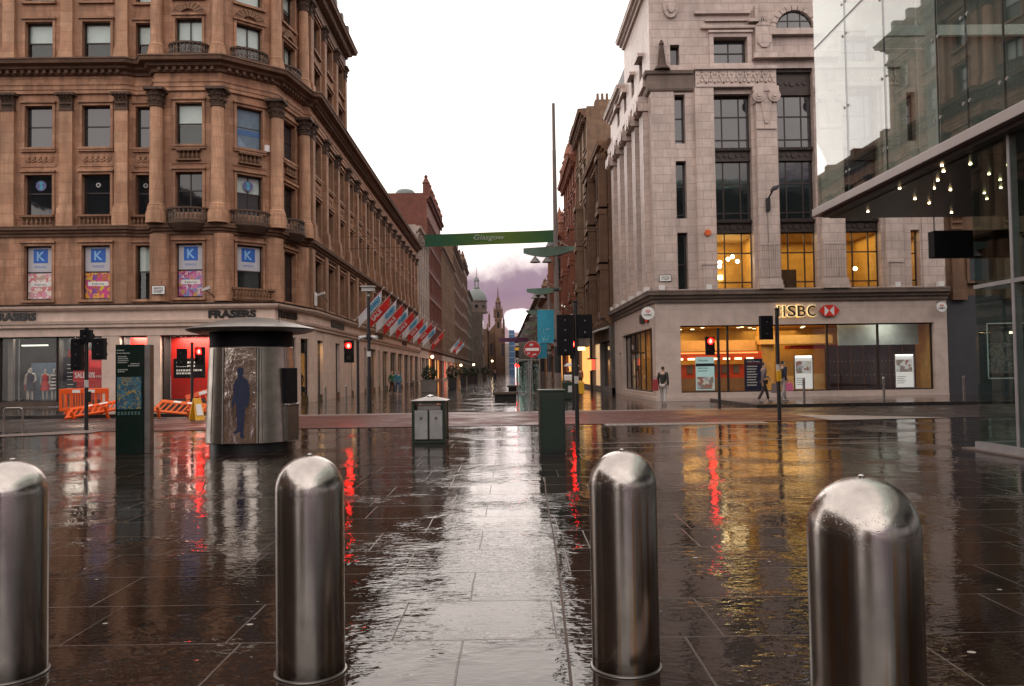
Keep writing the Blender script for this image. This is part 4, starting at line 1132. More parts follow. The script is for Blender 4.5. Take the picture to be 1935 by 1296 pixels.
for si, (F, cs) in enumerate(segs[:5]):
    for ci, (c, h) in enumerate(cs):
        for ri, (z0, z1) in enumerate(ROWS+UP_ROWS):
            vm = ()
            if F in (F1, F2, F3) and ri in (1, 3): vm = (.5,)
            if ri == 0:
                if F is FN:
                    window(st, F, c-h, c+h, z0, z1, pane=m_clear, blind=.5)
                elif F is F3 or (F is FM and ci == 0): window(st, F, c-h, c+h, z0, z1)
                else:
                    w_ = window(st, F, c-h, c+h, z0, z1, pane=m_clear, dark_back=True)
                    K_posters(w_, F, c-h, c+h, z0, z1, None if F is F2 else (m_posterC if F is F1 else (m_posterA if ci % 2 == 0 else m_posterB)))
            elif ri == 1:
                w_ = window(st, F, c-h, c+h, z0, z1, vm=vm, hm=(.55,), pane=m_clear if (F is F2) else m_pane, blind=.45 if F is F2 else None)
                if F is F2 or (F is FM and ci == 2):
                    ob('round_decal', MB().fpoly(F, circ(.27, z1-.5, 24, c), -.214, -.208), plain('violet_ring', (.12, .12, .3), .5), w_)
                    ob('figure_decal', MB().fpoly(F, [(c-.1, z1-.66), (c+.06, z1-.7), (c+.12, z1-.52), (c+.03, z1-.5), (c+.1, z1-.38), (c-.02, z1-.28), (c-.1, z1-.4), (c-.03, z1-.48)], -.207, -.203), plain('cyan_decal', (.06, .4, .5), .5), w_)
                elif F is FM or F is FN:
                    ob('vent_ring', MB().fpoly(F, circ(.12, z1-.5, 18, c), -.214, -.206), m_greyw, w_)
                    ob('vent_core', MB().fpoly(F, circ(.075, z1-.5, 18, c), -.205, -.202), m_black, w_)
            elif ri == 2:
                if F is F2:
                    w_ = window(st, F, c-h, c+h, z0, z1, pane=m_clear, dark_back=True)
                    ob('poster', MB().fbox(F, c-h+.07, c+h-.07, -.225, -.216, z0+.08, z1-.08), plain('slate_blue_poster', (.13, .19, .25), .5), w_)
                    ob('blue_strip', MB().fbox(F, c-h+.07, c+h-.07, -.215, -.211, z0+.72, z0+1.02), plain('strip_blue', (.05, .13, .3), .5), w_)
                    b = MB()
                    for i in range(6): b.fbox(F, c-.5+i*.07, c-.46+i*.07, -.215, -.211, z0+.12, z0+.2+.08*(5-i))
                    ob('striped_mark', b, plain('pale_stripe', (.3, .4, .55), .5), w_)
                elif F is F1: window(st, F, c-h, c+h, z0, z1, pane=m_clear, blind=.5, blind_m=m_blind)
                else: window(st, F, c-h, c+h, z0, z1, pane=m_pane_b, blind=None)
            else:
                window(st, F, c-h, c+h, z0, z1, vm=vm, hm=(.5,) if ri > 3 or F is FM or F is FN else (), pane=m_clear, blind=.5 if rnd.random() < .7 else .95, blind_m=m_blind)
for c, h in segs[5][1]:
    for ri, (z0, z1) in enumerate(ROWS+(UP_ROWS if c < 10.5 else [])):
        window(st, FS, c-h, c+h, z0, z1, hm=(.55,), pane=rnd.choice([m_pane, m_pane, m_pane_b]))
# columns and pilasters
for u in (-31.0+34, -27.95+34, -25.0+34, -22.05+34, -19.25+34): pilaster(st, FM, u, .33, 9.85, 16.05, .2)
cols = [F1.p(.12, .30, 0), F1.p(F1.L-.06, .26, 0), F2.p(F2.L-.02, .28, 0), F3.p(F3.L-.35, .3, 0)]
for q in cols: column(st, q[:2], 9.85, 16.05, .34)
for q in cols: column(st, q[:2], 17.98, 23.2, .29)
for u in (-31.0+34, -27.95+34, -25.0+34, -22.05+34, -19.25+34): pilaster(st, FM, u, .3, 18.0, 23.2, .16)
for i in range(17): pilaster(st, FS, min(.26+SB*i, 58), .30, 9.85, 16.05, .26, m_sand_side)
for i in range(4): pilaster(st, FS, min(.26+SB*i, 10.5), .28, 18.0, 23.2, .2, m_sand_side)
b = MB()
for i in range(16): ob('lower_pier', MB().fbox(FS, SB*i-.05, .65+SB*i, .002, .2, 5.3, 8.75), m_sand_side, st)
for F, us in ((F1, (.2,)), (F2, (.12, F2.L-.1)), (F3, (F3.L-.35,))):
    for u in us: ob('lower_pier', MB().lathe([(.5, 5.3), (.5, 8.7)], F.p(u, .02, 0)[:2], 18), m_sand, st, smooth=40)
for F, cs in segs[:2]:
    for c, h in cs: balustrade(st, F, c-h-.1, c+h+.1, 9.22, 9.80, .2, .2, m_carve)
for F, cs in segs[2:5]:
    for c, h in cs:
        bow_balcony(st, F, c, 1.0, 9.30, 10.0, m_capst, .75)
        balustrade(st, F, c-h*.8, c+h*.8, 12.46, 13.05, .12, .2, m_carve)
        bow_balcony(st, F, c, .95, 17.75, 18.4, m_capst, .6)
balustrade(st, F2, .45, F2.L-.35, 5.42, 6.0, .5, .17, m_carve)
# entablatures
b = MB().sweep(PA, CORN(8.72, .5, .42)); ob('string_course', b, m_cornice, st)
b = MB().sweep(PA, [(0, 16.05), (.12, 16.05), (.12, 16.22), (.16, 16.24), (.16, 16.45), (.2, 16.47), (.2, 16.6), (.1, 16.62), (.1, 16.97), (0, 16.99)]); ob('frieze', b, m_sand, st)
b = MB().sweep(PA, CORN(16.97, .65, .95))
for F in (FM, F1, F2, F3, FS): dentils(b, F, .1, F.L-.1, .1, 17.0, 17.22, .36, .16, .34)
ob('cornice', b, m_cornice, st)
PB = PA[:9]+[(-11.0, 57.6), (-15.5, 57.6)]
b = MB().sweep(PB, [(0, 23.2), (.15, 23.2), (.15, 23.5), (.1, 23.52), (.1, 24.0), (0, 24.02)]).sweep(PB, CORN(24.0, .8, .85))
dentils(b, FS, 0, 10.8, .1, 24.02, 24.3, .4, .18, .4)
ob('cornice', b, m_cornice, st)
ob('wall', MB().wall(Fac((-11.0, 57.6), (-26, 57.6)), 0, 15, 17.0, 24.4, []), m_sand_side, st)
b = MB()
b.add([(x, y, 24.75) for x, y in PB[:-1]]+[(-26, 57.6, 24.75), (-34, 57.6, 24.75)], [list(range(12))])
for i in range(5): b.box(-11.2, -10.3, 47.5+i*2, 47.9+i*2, 24.8, 25.5)
ob('roof', b, m_slate, st)
Fp = Fac((-11.0, 57.7), (-11.0, 105))
b = MB().fbox(Fp, 0, Fp.L, -1.1, -.2, 17.6, 18.6)
for i in range(9): b.fbox(Fp, 1+i*5.2, 1.7+i*5.2, -1.15, .05, 17.7, 18.85)
ob('parapet', b, m_carve, st)
ob('roof', MB().box(-26, -11.6, 57.7, 105, 17.6, 18.2), m_slate, st)
for F, cs in ((F1, segs[2][1]), (F2, segs[3][1]), (F3, segs[4][1])):
    for c, h in cs:
        b = MB()
        for i in range(9):
            a0, a1 = PI*i/9+.03, PI*(i+1)/9-.03
            b.fpoly(F, [(c+.35*math.cos(a0), 20.0+.25*math.sin(a0)), (c+.8*math.cos(a0), 20.0+.6*math.sin(a0)), (c+.8*math.cos(a1), 20.0+.6*math.sin(a1)), (c+.35*math.cos(a1), 20.0+.25*math.sin(a1))], .07, .16)
        ob('fan_pediment', b, m_carve, st)
# shopfront: fascia, piers, windows
SP = [(-34, 40.75), (-11.35, 40.75), (-10.55, 45.6), (-10.55, 105)]
b = MB().sweep(SP, [(-.55, 4.02), (.0, 4.02), (.05, 4.06), (.05, 4.2), (.12, 4.22), (.16, 4.36), (.02, 4.38), (.02, 4.86), (.2, 4.9), (.28, 5.0), (.30, 5.1), (.02, 5.14), (-.6, 5.22)])
ob('fascia', b, m_paint, st)
ob('fascia_flashing', MB().sweep(SP, [(-.6, 5.225), (.26, 5.165), (.27, 5.2), (-.6, 5.26)]), m_soot, st)
FG = Fac((-34, 40.9), (-11.4, 40.9))
gu = lambda x: x+34
piers = [(-34, -33.2), (-29.6, -28.9), (-25.95, -25.25), (-20.0, -19.1), (-17.75, -17.1), (-12.35, -11.45)]
b = MB()
for x0, x1 in piers: b.fbox(FG, gu(x0), gu(x1), -.8, 0, .13, 4.02)
b.fbox(FG, 0, FG.L, -.5, .03, 3.62, 4.02)
FG2 = Fac((-11.4, 40.9), (-10.6, 45.7)); FG3 = Fac((-10.6, 45.7), (-10.6, 105))
b.fbox(FG2, .0, .7, -.5, 0, .0, 4.02).fbox(FG2, 2.6, 3.2, -.5, 0, .0, 4.02).fbox(FG2, 4.3, FG2.L, -.5, 0, 0, 4.02)
gs = [0, 1.1, 2.6, 6.2, 7.6, 11.5, 12.7, 16.9, 18, 19.1, 22.6, 24, 25.2, 26.4, 30, 31.5, 35.6, 37, 41, 42.4, 46.4, 47.5, 51.5, 52.8, 57, 59.25]
for i in range(0, len(gs)-1, 2): b.fbox(FG3, gs[i], gs[i+1], -.6, 0, 0, 4.02)
b.fbox(FG3, 0, FG3.L, -.6, -.02, 3.5, 4.02); b.fbox(FG2, 0, FG2.L, -.6, -.02, 3.5, 4.02)
ob('shopfront_pier', b, m_paint, st)
b = MB().fbox(FG, 0, FG.L, -.4, -.03, .13, .36)
ob('plinth', b, m_soot, st)
b = MB().fbox(FG3, 1.2, FG3.L, -.5, -.05, 0, .35).fbox(FG2, 0, FG2.L, -.5, -.05, 0, .3)
ob('plinth', b, m_green, st)
def shop_bay(F, u0, u1, z0, z1, depth, backm, w=-.25, vm=(), par=st, sidem=None, ceilm=None):
    b = MB()
    b.fbox(F, u0, u0+.05, w-.05, w, z0, z1).fbox(F, u1-.05, u1, w-.05, w, z0, z1).fbox(F, u0, u1, w-.05, w, z1-.06, z1).fbox(F, u0, u1, w-.05, w, z0, z0+.06)
    for v in vm: b.fbox(F, v-.035, v+.035, w-.05, w, z0, z1)
    fo = ob('shop_window', b, m_frame, par)
    ob('pane', MB().fbox(F, u0+.04, u1-.04, w-.035, w-.02, z0+.04, z1-.04), m_shopglass, fo)
    ob('backdrop', MB().fbox(F, u0+.02, u1-.02, w-depth-.05, w-depth, z0, z1), backm, fo)
    b = MB().fbox(F, u0-.04, u0+.015, w-depth, w-.055, z0, z1).fbox(F, u1-.015, u1+.04, w-depth, w-.055, z0, z1).fbox(F, u0, u1, w-depth, w-.055, z1, z1+.04).fbox(F, u0, u1, w-depth, w-.055, z0-.04, z0)
    ob('lining', b, sidem or m_dark, fo)
    return fo
m_skyposter = NT('seaside_backdrop'); q_ = m_skyposter.pos()
m_skyposter = m_skyposter.P(color=m_skyposter.ramp(m_skyposter.noise(q_, 1.1, 5), [(.35, (.10, .18, .29)), (.55, (.22, .29, .37)), (.7, (.29, .23, .3))]), rough=.6)
m_tube = glow('white_tube', (1., .95, .85), 1.6)
f1 = shop_bay(FG, gu(-25.2), gu(-22.35), .36, 3.62, 1.6, m_dark)
ob('seaside_board', MB().fbox(FG, gu(-24.5), gu(-22.4), -1.8, -1.76, .4, 2.35), m_skyposter, f1)
ob('white_post', MB().fbox(FG, gu(-24.95), gu(-24.7), -.7, -.5, .36, 3.6), m_greypier, f1)
ob('strip_light', MB().fbox(FG, gu(-24.5), gu(-23.2), -1.0, -.9, 3.2, 3.26), m_tube, f1)
f2 = shop_bay(FG, gu(-22.3), gu(-20.05), .36, 3.62, .9, m_redp)
f3 = shop_bay(FG, gu(-19.05), gu(-17.8), .36, 3.62, .7, m_redp)
f4 = shop_bay(FG, gu(-17.05), gu(-12.4), .36, 3.62, .9, m_redp, vm=(gu(-14.7),))
shop_bay(FG, gu(-28.85), gu(-26), .36, 3.62, 1.2, m_redp)
shop_bay(FG, gu(-33.1), gu(-29.7), .36, 3.62, 1.2, m_dark)
ob('top_blind', MB().fbox(FG, gu(-22.25), gu(-20.1), -.8, -.75, 2.95, 3.6), m_blackp, f2)
pn = ob('sale_panel', MB().fbox(FG, gu(-21.6), gu(-20.1), -.40, -.36, 1.35, 2.05), plain('bright_red_panel', (.5, .02, .015), .45), f2)
b = put_text(MB(), 'SALE 50%', FG, gu(-21.52), gu(-20.5), 1.54, 1.82, -.358, .006, off=.02)
put_text(b, 'OFF', FG, gu(-20.46), gu(-20.18), 1.54, 1.65, -.358, .006)
ob('lettering', b, m_letterw, pn)
bk = ob('black_panel', MB().fbox(FG, gu(-22.2), gu(-21.55), -.6, -.55, .7, 2.6), m_blackp, f2)
b = MB()
for i, z in enumerate((2.2, 2.0, 1.8, 1.6, 1.45, 1.2, 1.0)): b.fbox(FG, gu(-22.0), gu(-21.75+.03*(i % 3)), -.549, -.545, z, z+.035)
ob('printed_lines', b, m_greyw, bk)
bk = ob('black_panel', MB().fbox(FG, gu(-16.7), gu(-15.1), -.7, -.66, 1.45, 2.45), m_blackp, f4)
b = MB()
for i, (z, u) in enumerate(((2.2, 1.1), (2.02, .9), (1.8, 1.2), (1.65, .6))):
    x = -16.55
    while x < -16.55+u:
        l = rnd.uniform(.05, .12); b.fbox(FG, gu(x), gu(x+l), -.658, -.652, z, z+.09); x += l+.03
ob('printed_lines', b, m_letterw, bk)
m_warmin = plain('warm_interior', (.32, .19, .08), .7)
for i in range(1, len(gs)-2, 2):
    shop_bay(FG3, gs[i], gs[i+1], .3 if i != 7 else .1, 3.5, .8, [m_warmin, m_dark, m_dark][i % 3], -.2, vm=[gs[i]+(gs[i+1]-gs[i])*t for t in ((.5,) if i % 4 else (.33, .66))])
shop_bay(FG2, .7, 2.6, .3, 3.5, .35, m_dark, -.1); shop_bay(FG2, 3.2, 4.3, .3, 3.5, .3, m_dark, -.1)
for x, y, e, s_ in ((-23.8, 41.9, 18, 1.6), (-21.2, 41.6, 130, 1.2), (-18.4, 41.6, 80, .8), (-14.7, 41.6, 260, 3.)):
    lamp('shop_lamp', (x, y-.1, 3.55), s_*1.3, e, (1, .88, .75), sy=.7)
for i in range(1, len(gs)-2, 4):
    lamp('shop_lamp', (-11.2, 45.7+(gs[i]+gs[i+1])/2, 3.4), 1.5, 22, (1, .6, .25), sy=.3)
# lettering on the fascia
FF = Fac((-34, 40.75), (-11.35, 40.75)); FF2 = Fac((-11.35, 40.75), (-10.55, 45.6)); FF3 = Fac((-10.55, 45.6), (-10.55, 105))
def sign(label, s_, F, u0, u1, z0, z1, mat, w=.03, cat='sign', name='shop_sign', **k):
    o = ob(name, put_text(MB(), s_, F, u0, u1, z0, z1, w, .06, **k), mat)
    return tag(o, label, cat)
x0 = aY(2, 600, 40.7).x; x1 = aY(68, 600, 40.7).x
x9 = x0-(x1-x0)/6
sign('black raised shop letters running off the picture edge above the mannequin window', 'FRASERS', FF, gu(x9-.12), gu(x1), 4.42, 4.82, m_black, off=.05)
x0 = aY(394, 595, 40.7).x; x1 = aY(484, 595, 40.7).x
sign('black raised shop letters above the kiosk roof', 'FRASERS', FF, gu(x0), gu(x1), 4.42, 4.82, m_black, off=.05)
sign('black shop letters on the short return of the fascia beyond the kiosk roof', 'FRASERS', FF2, .35, 2.6, 4.42, 4.82, m_black, off=.05)
sign('first set of black shop letters along the shopping street fascia', 'FRASERS', FF3, 4.6, 8.6, 4.42, 4.82, m_black, off=.05)
sign('second set of black shop letters along the shopping street fascia', 'FRASERS', FF3, 22, 26, 4.42, 4.82, m_black, off=.05)
sign('third set of black shop letters along the shopping street fascia', 'FRASERS', FF3, 40, 44, 4.42, 4.82, m_black, off=.05)
def street_sign(label, F, u0, u1, z0, z1, w):
    t = thing('street_sign', label, 'street sign', F.p((u0+u1)/2, w, z0))
    ob('plate', MB().fbox(F, u0, u1, w, w+.03, z0, z1), m_letterw, t)
    b = MB(); zm = (z0+z1)/2
    put_text(b, 'ARGYLE', F, u0+.08, u1-.08, zm+.02, z1-.06, w+.031, .006, off=.01)
    put_text(b, 'STREET', F, u0+.08, u1-.08, z0+.06, zm-.02, w+.031, .006, off=.01)
    ob('lettering', b, m_black, t)
    e = .022
    ob('border', MB().fbox(F, u0-e, u0, w, w+.035, z0-e, z1+e).fbox(F, u1, u1+e, w, w+.035, z0-e, z1+e).fbox(F, u0, u1, w, w+.035, z1, z1+e).fbox(F, u0, u1, w, w+.035, z0-e, z0), m_black, t)
street_sign('white street name plate low on the brown sandstone, above the pale shop fascia', F1, .02, .64, 5.66, 6.06, .55)
def camera_box(label, loc, d):
    t = thing('security_camera', label, 'camera', loc)
    x, y, z = loc
    ob('housing', MB().hexa([(x, y-.06, z), (x+d*.42, y-.1, z+.14), (x+d*.42, y+.1, z+.14), (x, y+.06, z), (x-d*.03, y-.06, z+.12), (x+d*.38, y-.1, z+.28), (x+d*.38, y+.1, z+.28), (x-d*.03, y+.06, z+.12)]), m_greyw, t)
    ob('bracket', MB().pipe([(x+d*.2, y, z+.06), (x+d*.45, y+.1, z-.15), (x+d*.45, y+.45, z-.28)], .025), m_black, t)
p = aY(382, 551, 40.6); camera_box('white security camera beside the flower poster window', (p.x, 40.6, p.z), 1)
p = aY(574, 557, 47); camera_box('white security camera over the corner of the long side facade', (-10.6, 47, p.z-.1), 1)
ob_ = ob('wall_plate', MB().box(-10.75, -10.7, 46.8, 47.3, 5.5, 6.25), m_whitep); tag(ob_, 'small white plate with two marks under the security camera on the corner', 'sign')
p = aY(512, 277, 42.4)
ob_ = ob('alarm_box', MB().fbox(F2, F2.L-.62, F2.L-.38, .05, .2, p.z-.2, p.z+.15), m_whitep); tag(ob_, 'small white alarm box between the columns of the sandstone corner', 'alarm box')
# curved lamp on the string course
p = aY(300, 392, 40.9)
t = thing('wall_lamp', 'pale curved lamp arm over the string course of the sandstone building', 'lamp')
b = MB().pipe([(p.x+.12, 41.0, 9.2), (p.x+.12, 40.9, 9.9), (p.x+.02, 40.85, 10.08), (p.x-.3, 40.8, 10.12)], .05)
ob('arm', b, m_greyw, t)
# mannequins
def mannequin(label, x, y, m, h=1.62):
    t = thing('mannequin', label, 'mannequin', (0, 0, 0), 'mannequins in the shop window')
    k = h/1.7
    J = lambda a, b, c, r: (a*k, b*k, c*k, r*k)
    mw = plain('mannequin_white', (.6, .56, .5), .4)
    j = [J(0, 0, .95, .11), J(0, 0, 1.15, .085), J(0, 0, 1.36, .12), J(0, 0, 1.49, .045), J(0, -.01, 1.6, .085), J(.19, 0, 1.4, .045), J(.28, .02, 1.12, .035), J(.2, -.1, .95, .025), J(-.19, 0, 1.4, .045), J(-.25, .02, 1.12, .035), J(-.24, -.03, .85, .025), J(.09, 0, .85, .08), J(.09, 0, .48, .05), J(.09, 0, .06, .035), J(-.09, 0, .85, .08), J(-.1, -.05, .48, .05), J(-.1, -.03, .06, .035)]
    e = [(0, 1), (1, 2), (2, 3), (3, 4), (2, 5), (5, 6), (6, 7), (2, 8), (8, 9), (9, 10), (0, 11), (11, 12), (12, 13), (0, 14), (14, 15), (15, 16), (4, 17)]
    j += [J(0, 0, 1.72, .06)]
    skin('body', j, e, mw, t)
    ob('dress', MB().lathe([(.27*k, .55*k), (.2*k, .95*k), (.135*k, 1.13*k), (.17*k, 1.36*k), (.1*k, 1.46*k)], n=18, sy=.72), m, t, smooth=50)
    ob('stand', MB().lathe([(.2, 0), (.2, .02)], n=16), m_steeld, t)
    place(t, (x, y, .4))
s = NT('striped_dress'); zz = s.n('ShaderNodeSeparateXYZ', {'Vector': s.obj()}).outputs['Z']
m_stripe = s.P(color=s.mix(s.math('GREATER_THAN', s.math('FRACT', s.math('MULTIPLY', zz, 6.)), .5), (.02, .02, .03), (.6, .57, .55)), rough=.8)
mannequin('mannequin in a dark red dress, first in the window', -24.35, 42.2, m_redd, 1.6)
mannequin('mannequin in a navy blue dress', -24.0, 41.75, m_jnavy, 1.68)
mannequin('mannequin in a dark red dress standing between navy and striped dresses', -23.45, 42.1, m_redd, 1.6)
mannequin('mannequin in a black and white striped dress', -22.85, 41.85, m_stripe, 1.62)

# ------------------------------------------------------------------ sale flags
m_flagcloth = {'w': m_flagw, 'r': plain('red_flag_cloth', (.72, .03, .025), .75, var=.12)}
def flag(label, y, kind, xb=-10.6, zb=5.3):
    t = thing('sale_flag', label, 'flag', (xb, y, zb), 'sale flags along the department store')
    L_, D_ = 2.95, .86
    dx, dz = math.cos(math.radians(48)), math.sin(math.radians(48))
    ob('pole', MB().tube((xb, y, zb), (xb+dx*3.15, y, zb+dz*3.15), .022, .018, 8).tube((xb-.02, y, zb-.12), (xb+.02, y, zb+.12), .05, .05, 8), m_whitep, t)
    ob('finial', MB().ball((xb+dx*3.2, y, zb+dz*3.2), .06), m_whitep, t)
    b = MB(); N, M_ = 14, 5
    P = lambda i, j: (xb+dx*(.45+2.5*i/N)-.03*j/M_, y+.05*math.sin(i*.9+y)*j/M_, zb+dz*(.45+2.5*i/N)-.02-D_*j/M_)
    for i in range(N):
        for j in range(M_): b.add([P(i, j), P(i+1, j), P(i+1, j+1), P(i, j+1)], [(3, 2, 1, 0)])
    f = ob('cloth', b, m_flagcloth[kind], t, smooth=80)
    sm = f.modifiers.new('thick', 'SOLIDIFY'); sm.thickness = .008
    Ff = Fac((xb, y-.075), (xb+1, y-.075))
    a = math.radians(48)
    cx = lambda q, d: (dx*(.45+2.5*q)-.02, zb+dz*(.45+2.5*q)-D_*d)
    if kind == 'w':
        ob('hem', MB().hexa([(P(0, 0)[0], y-.02, P(0, 0)[2]), (P(N, 0)[0], y-.02, P(N, 0)[2]), (P(N, 0)[0], y+.02, P(N, 0)[2]), (P(0, 0)[0], y+.02, P(0, 0)[2]), (P(0, 0)[0], y-.02, P(0, 0)[2]+.09), (P(N, 0)[0], y-.02, P(N, 0)[2]+.09), (P(N, 0)[0], y+.02, P(N, 0)[2]+.09), (P(0, 0)[0], y+.02, P(0, 0)[2]+.09)]), m_crim, f)
        b = MB()
        for d in (.42, .68):
            u, z = cx(.72, d)
            put_text(b, 'FRASERS', Ff, u-.55, u+.55, z-.13, z+.13, 0, .006, rot=a, off=.03)
        ob('lettering', b, m_flagb, f)
    else:
        u, z = cx(.42, .5)
        ob('lettering', put_text(MB(), 'SALE', Ff, u-.5, u+.5, z-.15, z+.15, 0, .006, rot=a, off=.02), m_letterw, f)
ys = [58.5, 62.6, 66.6, 70.8, 74.6, 79.2, 84, 89, 94, 99.5, 105.5, 119.5]
ordn = ['first', 'second', 'third', 'fourth', 'fifth', 'sixth', 'seventh']
nw = nr = 0
for i, y in enumerate(ys):
    kd = 'w' if (i % 2 == 0) else 'r'
    if kd == 'w': lb = ordn[nw]+' white flag with blue lettering, counted from the camera mast'; nw += 1
    else: lb = ordn[nr]+' red sale flag, counted from the camera mast'; nr += 1
    flag(lb, y, kd)
flag('nearer white flag of the far trio up the street', 156, 'w', -10.2, 5.6)
flag('red flag of the far trio up the street', 165, 'r', -10.2, 5.6)
flag('last white flag of the far trio up the street', 174, 'w', -10.2, 5.6)
# ------------------------------------------------------------------ bank building
bk_ = thing('bank_building', 'cream tiled bank building with giant fluted pilasters and warm lit windows', 'building', (14, 46, 0))
BX, BY, BE = 7.35, 39.0, 21.45
FH = Fac((BX, BY), (BE, BY)); FX = Fac((BX, 53.2), (BX, BY))
gl_ops = [(1.2, 13.45, .40, 3.62)]
sd_ops = [(3.4, 13.3, .38, 3.6), (1.9, 2.75, .0, 2.6)]
b = MB().wall(FH, 0, FH.L, 0, 4.8, gl_ops, .35).wall(FX, 0, FX.L, 0, 4.8, sd_ops, .35)
ob('ground_wall', b, m_granite, bk_)
b = MB().sweep([(BX, 53.2), (BX, BY), (BE, BY)], CORN(4.74, .56, .42)); ob('cornice', b, m_faience_dark, bk_)
b = MB().fbox(FH, 0, 1.2, .002, .04, 0, .22).fbox(FH, 1.2, FH.L, .002, .04, 0, .18).fbox(FX, 2.8, FX.L, .002, .04, 0, .2); ob('plinth', b, m_granite, bk_)
# upper wall
bays = [(3.05, 4.86), (6.15, 7.92), (9.32, 11.02)]
nar = [(1.16, 1.66), (12.47, 12.9)]
ops = []
for u0, u1 in bays: ops += [(u0, u1, 5.38, 14.85 if u0 < 4 else 16.1)]
for u0, u1 in nar: ops += [(u0, u1, 5.38, 8.12), (u0, u1, 8.8, 11.6), (u0, u1, 12.45, 14.85)]
ops += [(3.1, 4.75, 16.3, 17.62), (1.0, 1.45, 16.3, 17.3), (9.3, 10.95, 16.3, 17.62)]
pc = [2.2, 4.95, 7.7, 10.45, 12.9]
sops = []
for a, c in zip(pc, pc[1:]):
    m = (a+c)/2
    for z0, z1 in ((5.5, 8.0), (8.8, 11.4), (12.3, 14.4)): sops.append((m-.62, m+.62, z0, z1))
    sops.append((m-.45, m+.45, 16.2, 17.5))
b = MB().wall(FH, 0, FH.L, 5.25, 20.6, ops, .45).wall(FX, 0, FX.L, 5.25, 18.2, sops, .35)
b.wall(FX, 6.2, FX.L, 18.2, 20.6, [])
ob('wall', b, m_faience, bk_)
tri = (.27, .73)
def lit_window(F, u0, u1, z0, z1, w=-.4):
    return window(bk_, F, u0, u1, z0, z1, w, tri if u1-u0 > 1 else (), (.64, .12) if u1-u0 > 1 else (.6, .12), m_shopglass, fr=.05, fm=m_bronze)
for i, (u0, u1) in enumerate(bays):
    lit_window(FH, u0, u1, 5.38, 8.12)
    window(bk_, FH, u0, u1, 8.75, 11.62, -.4, tri, (.62, .12), m_pane, fm=m_bronze, fr=.05)
    window(bk_, FH, u0, u1, 12.28, 14.85, -.4, tri, (.6, .16), m_pane_b, fm=m_bronze, fr=.05)
    for z0, z1 in ((8.12, 8.75), (11.62, 12.28), (14.85, 16.1) if i else (14.84, 14.85)):
        b = MB()
        b.fbox(FH, u0, u1, -.45, -.33, z0, z1)
        if z1-z0 > .1:
            b.fbox(FH, u0, u1, -.33, -.27, z0, z0+.06).fbox(FH, u0, u1, -.33, -.2, z1-.1, z1-.02)
            n = 16
            for k in range(n): b.fbox(FH, u0+(u1-u0)*(k+.2)/n, u0+(u1-u0)*(k+.8)/n, -.2, -.14, z1-.16, z1-.02)
            uc = (u0+u1)/2
            for k in range(-2, 3):
                rr = .16 if k == 0 else .1
                b.fpoly(FH, [(uc+k*.3+rr*math.cos(2*PI*q/10), (z0+z1)/2-.03+rr*math.sin(2*PI*q/10)) for q in range(10)], -.33, -.28)
        ob('spandrel', b, m_bronze, bk_)
for u0, u1 in nar:
    if u0 > 5: lit_window(FH, u0, u1, 5.38, 8.12)
    else: window(bk_, FH, u0, u1, 5.38, 8.12, -.4, (), (.45,), m_pane, fr=.04)
    window(bk_, FH, u0, u1, 8.8, 11.6, -.4, (), (.62, .08), m_pane, fr=.04)
    window(bk_, FH, u0, u1, 12.45, 14.85, -.4, (), (.55, .1), m_pane_b, fr=.04)
window(bk_, FH, 3.1, 4.75, 16.3, 17.62, -.35, (.5,), (.5,), m_pane_b, fr=.05)
window(bk_, FH, 9.3, 10.95, 16.3, 17.62, -.35, (.5,), (.5,), m_pane_b, fr=.05)
window(bk_, FH, 1.0, 1.45, 16.3, 17.3, -.35, (), (), m_pane, fr=.04)
for o in sops: window(bk_, FX, *o, -.3, (.5,), (.55,), m_pane, fr=.05)
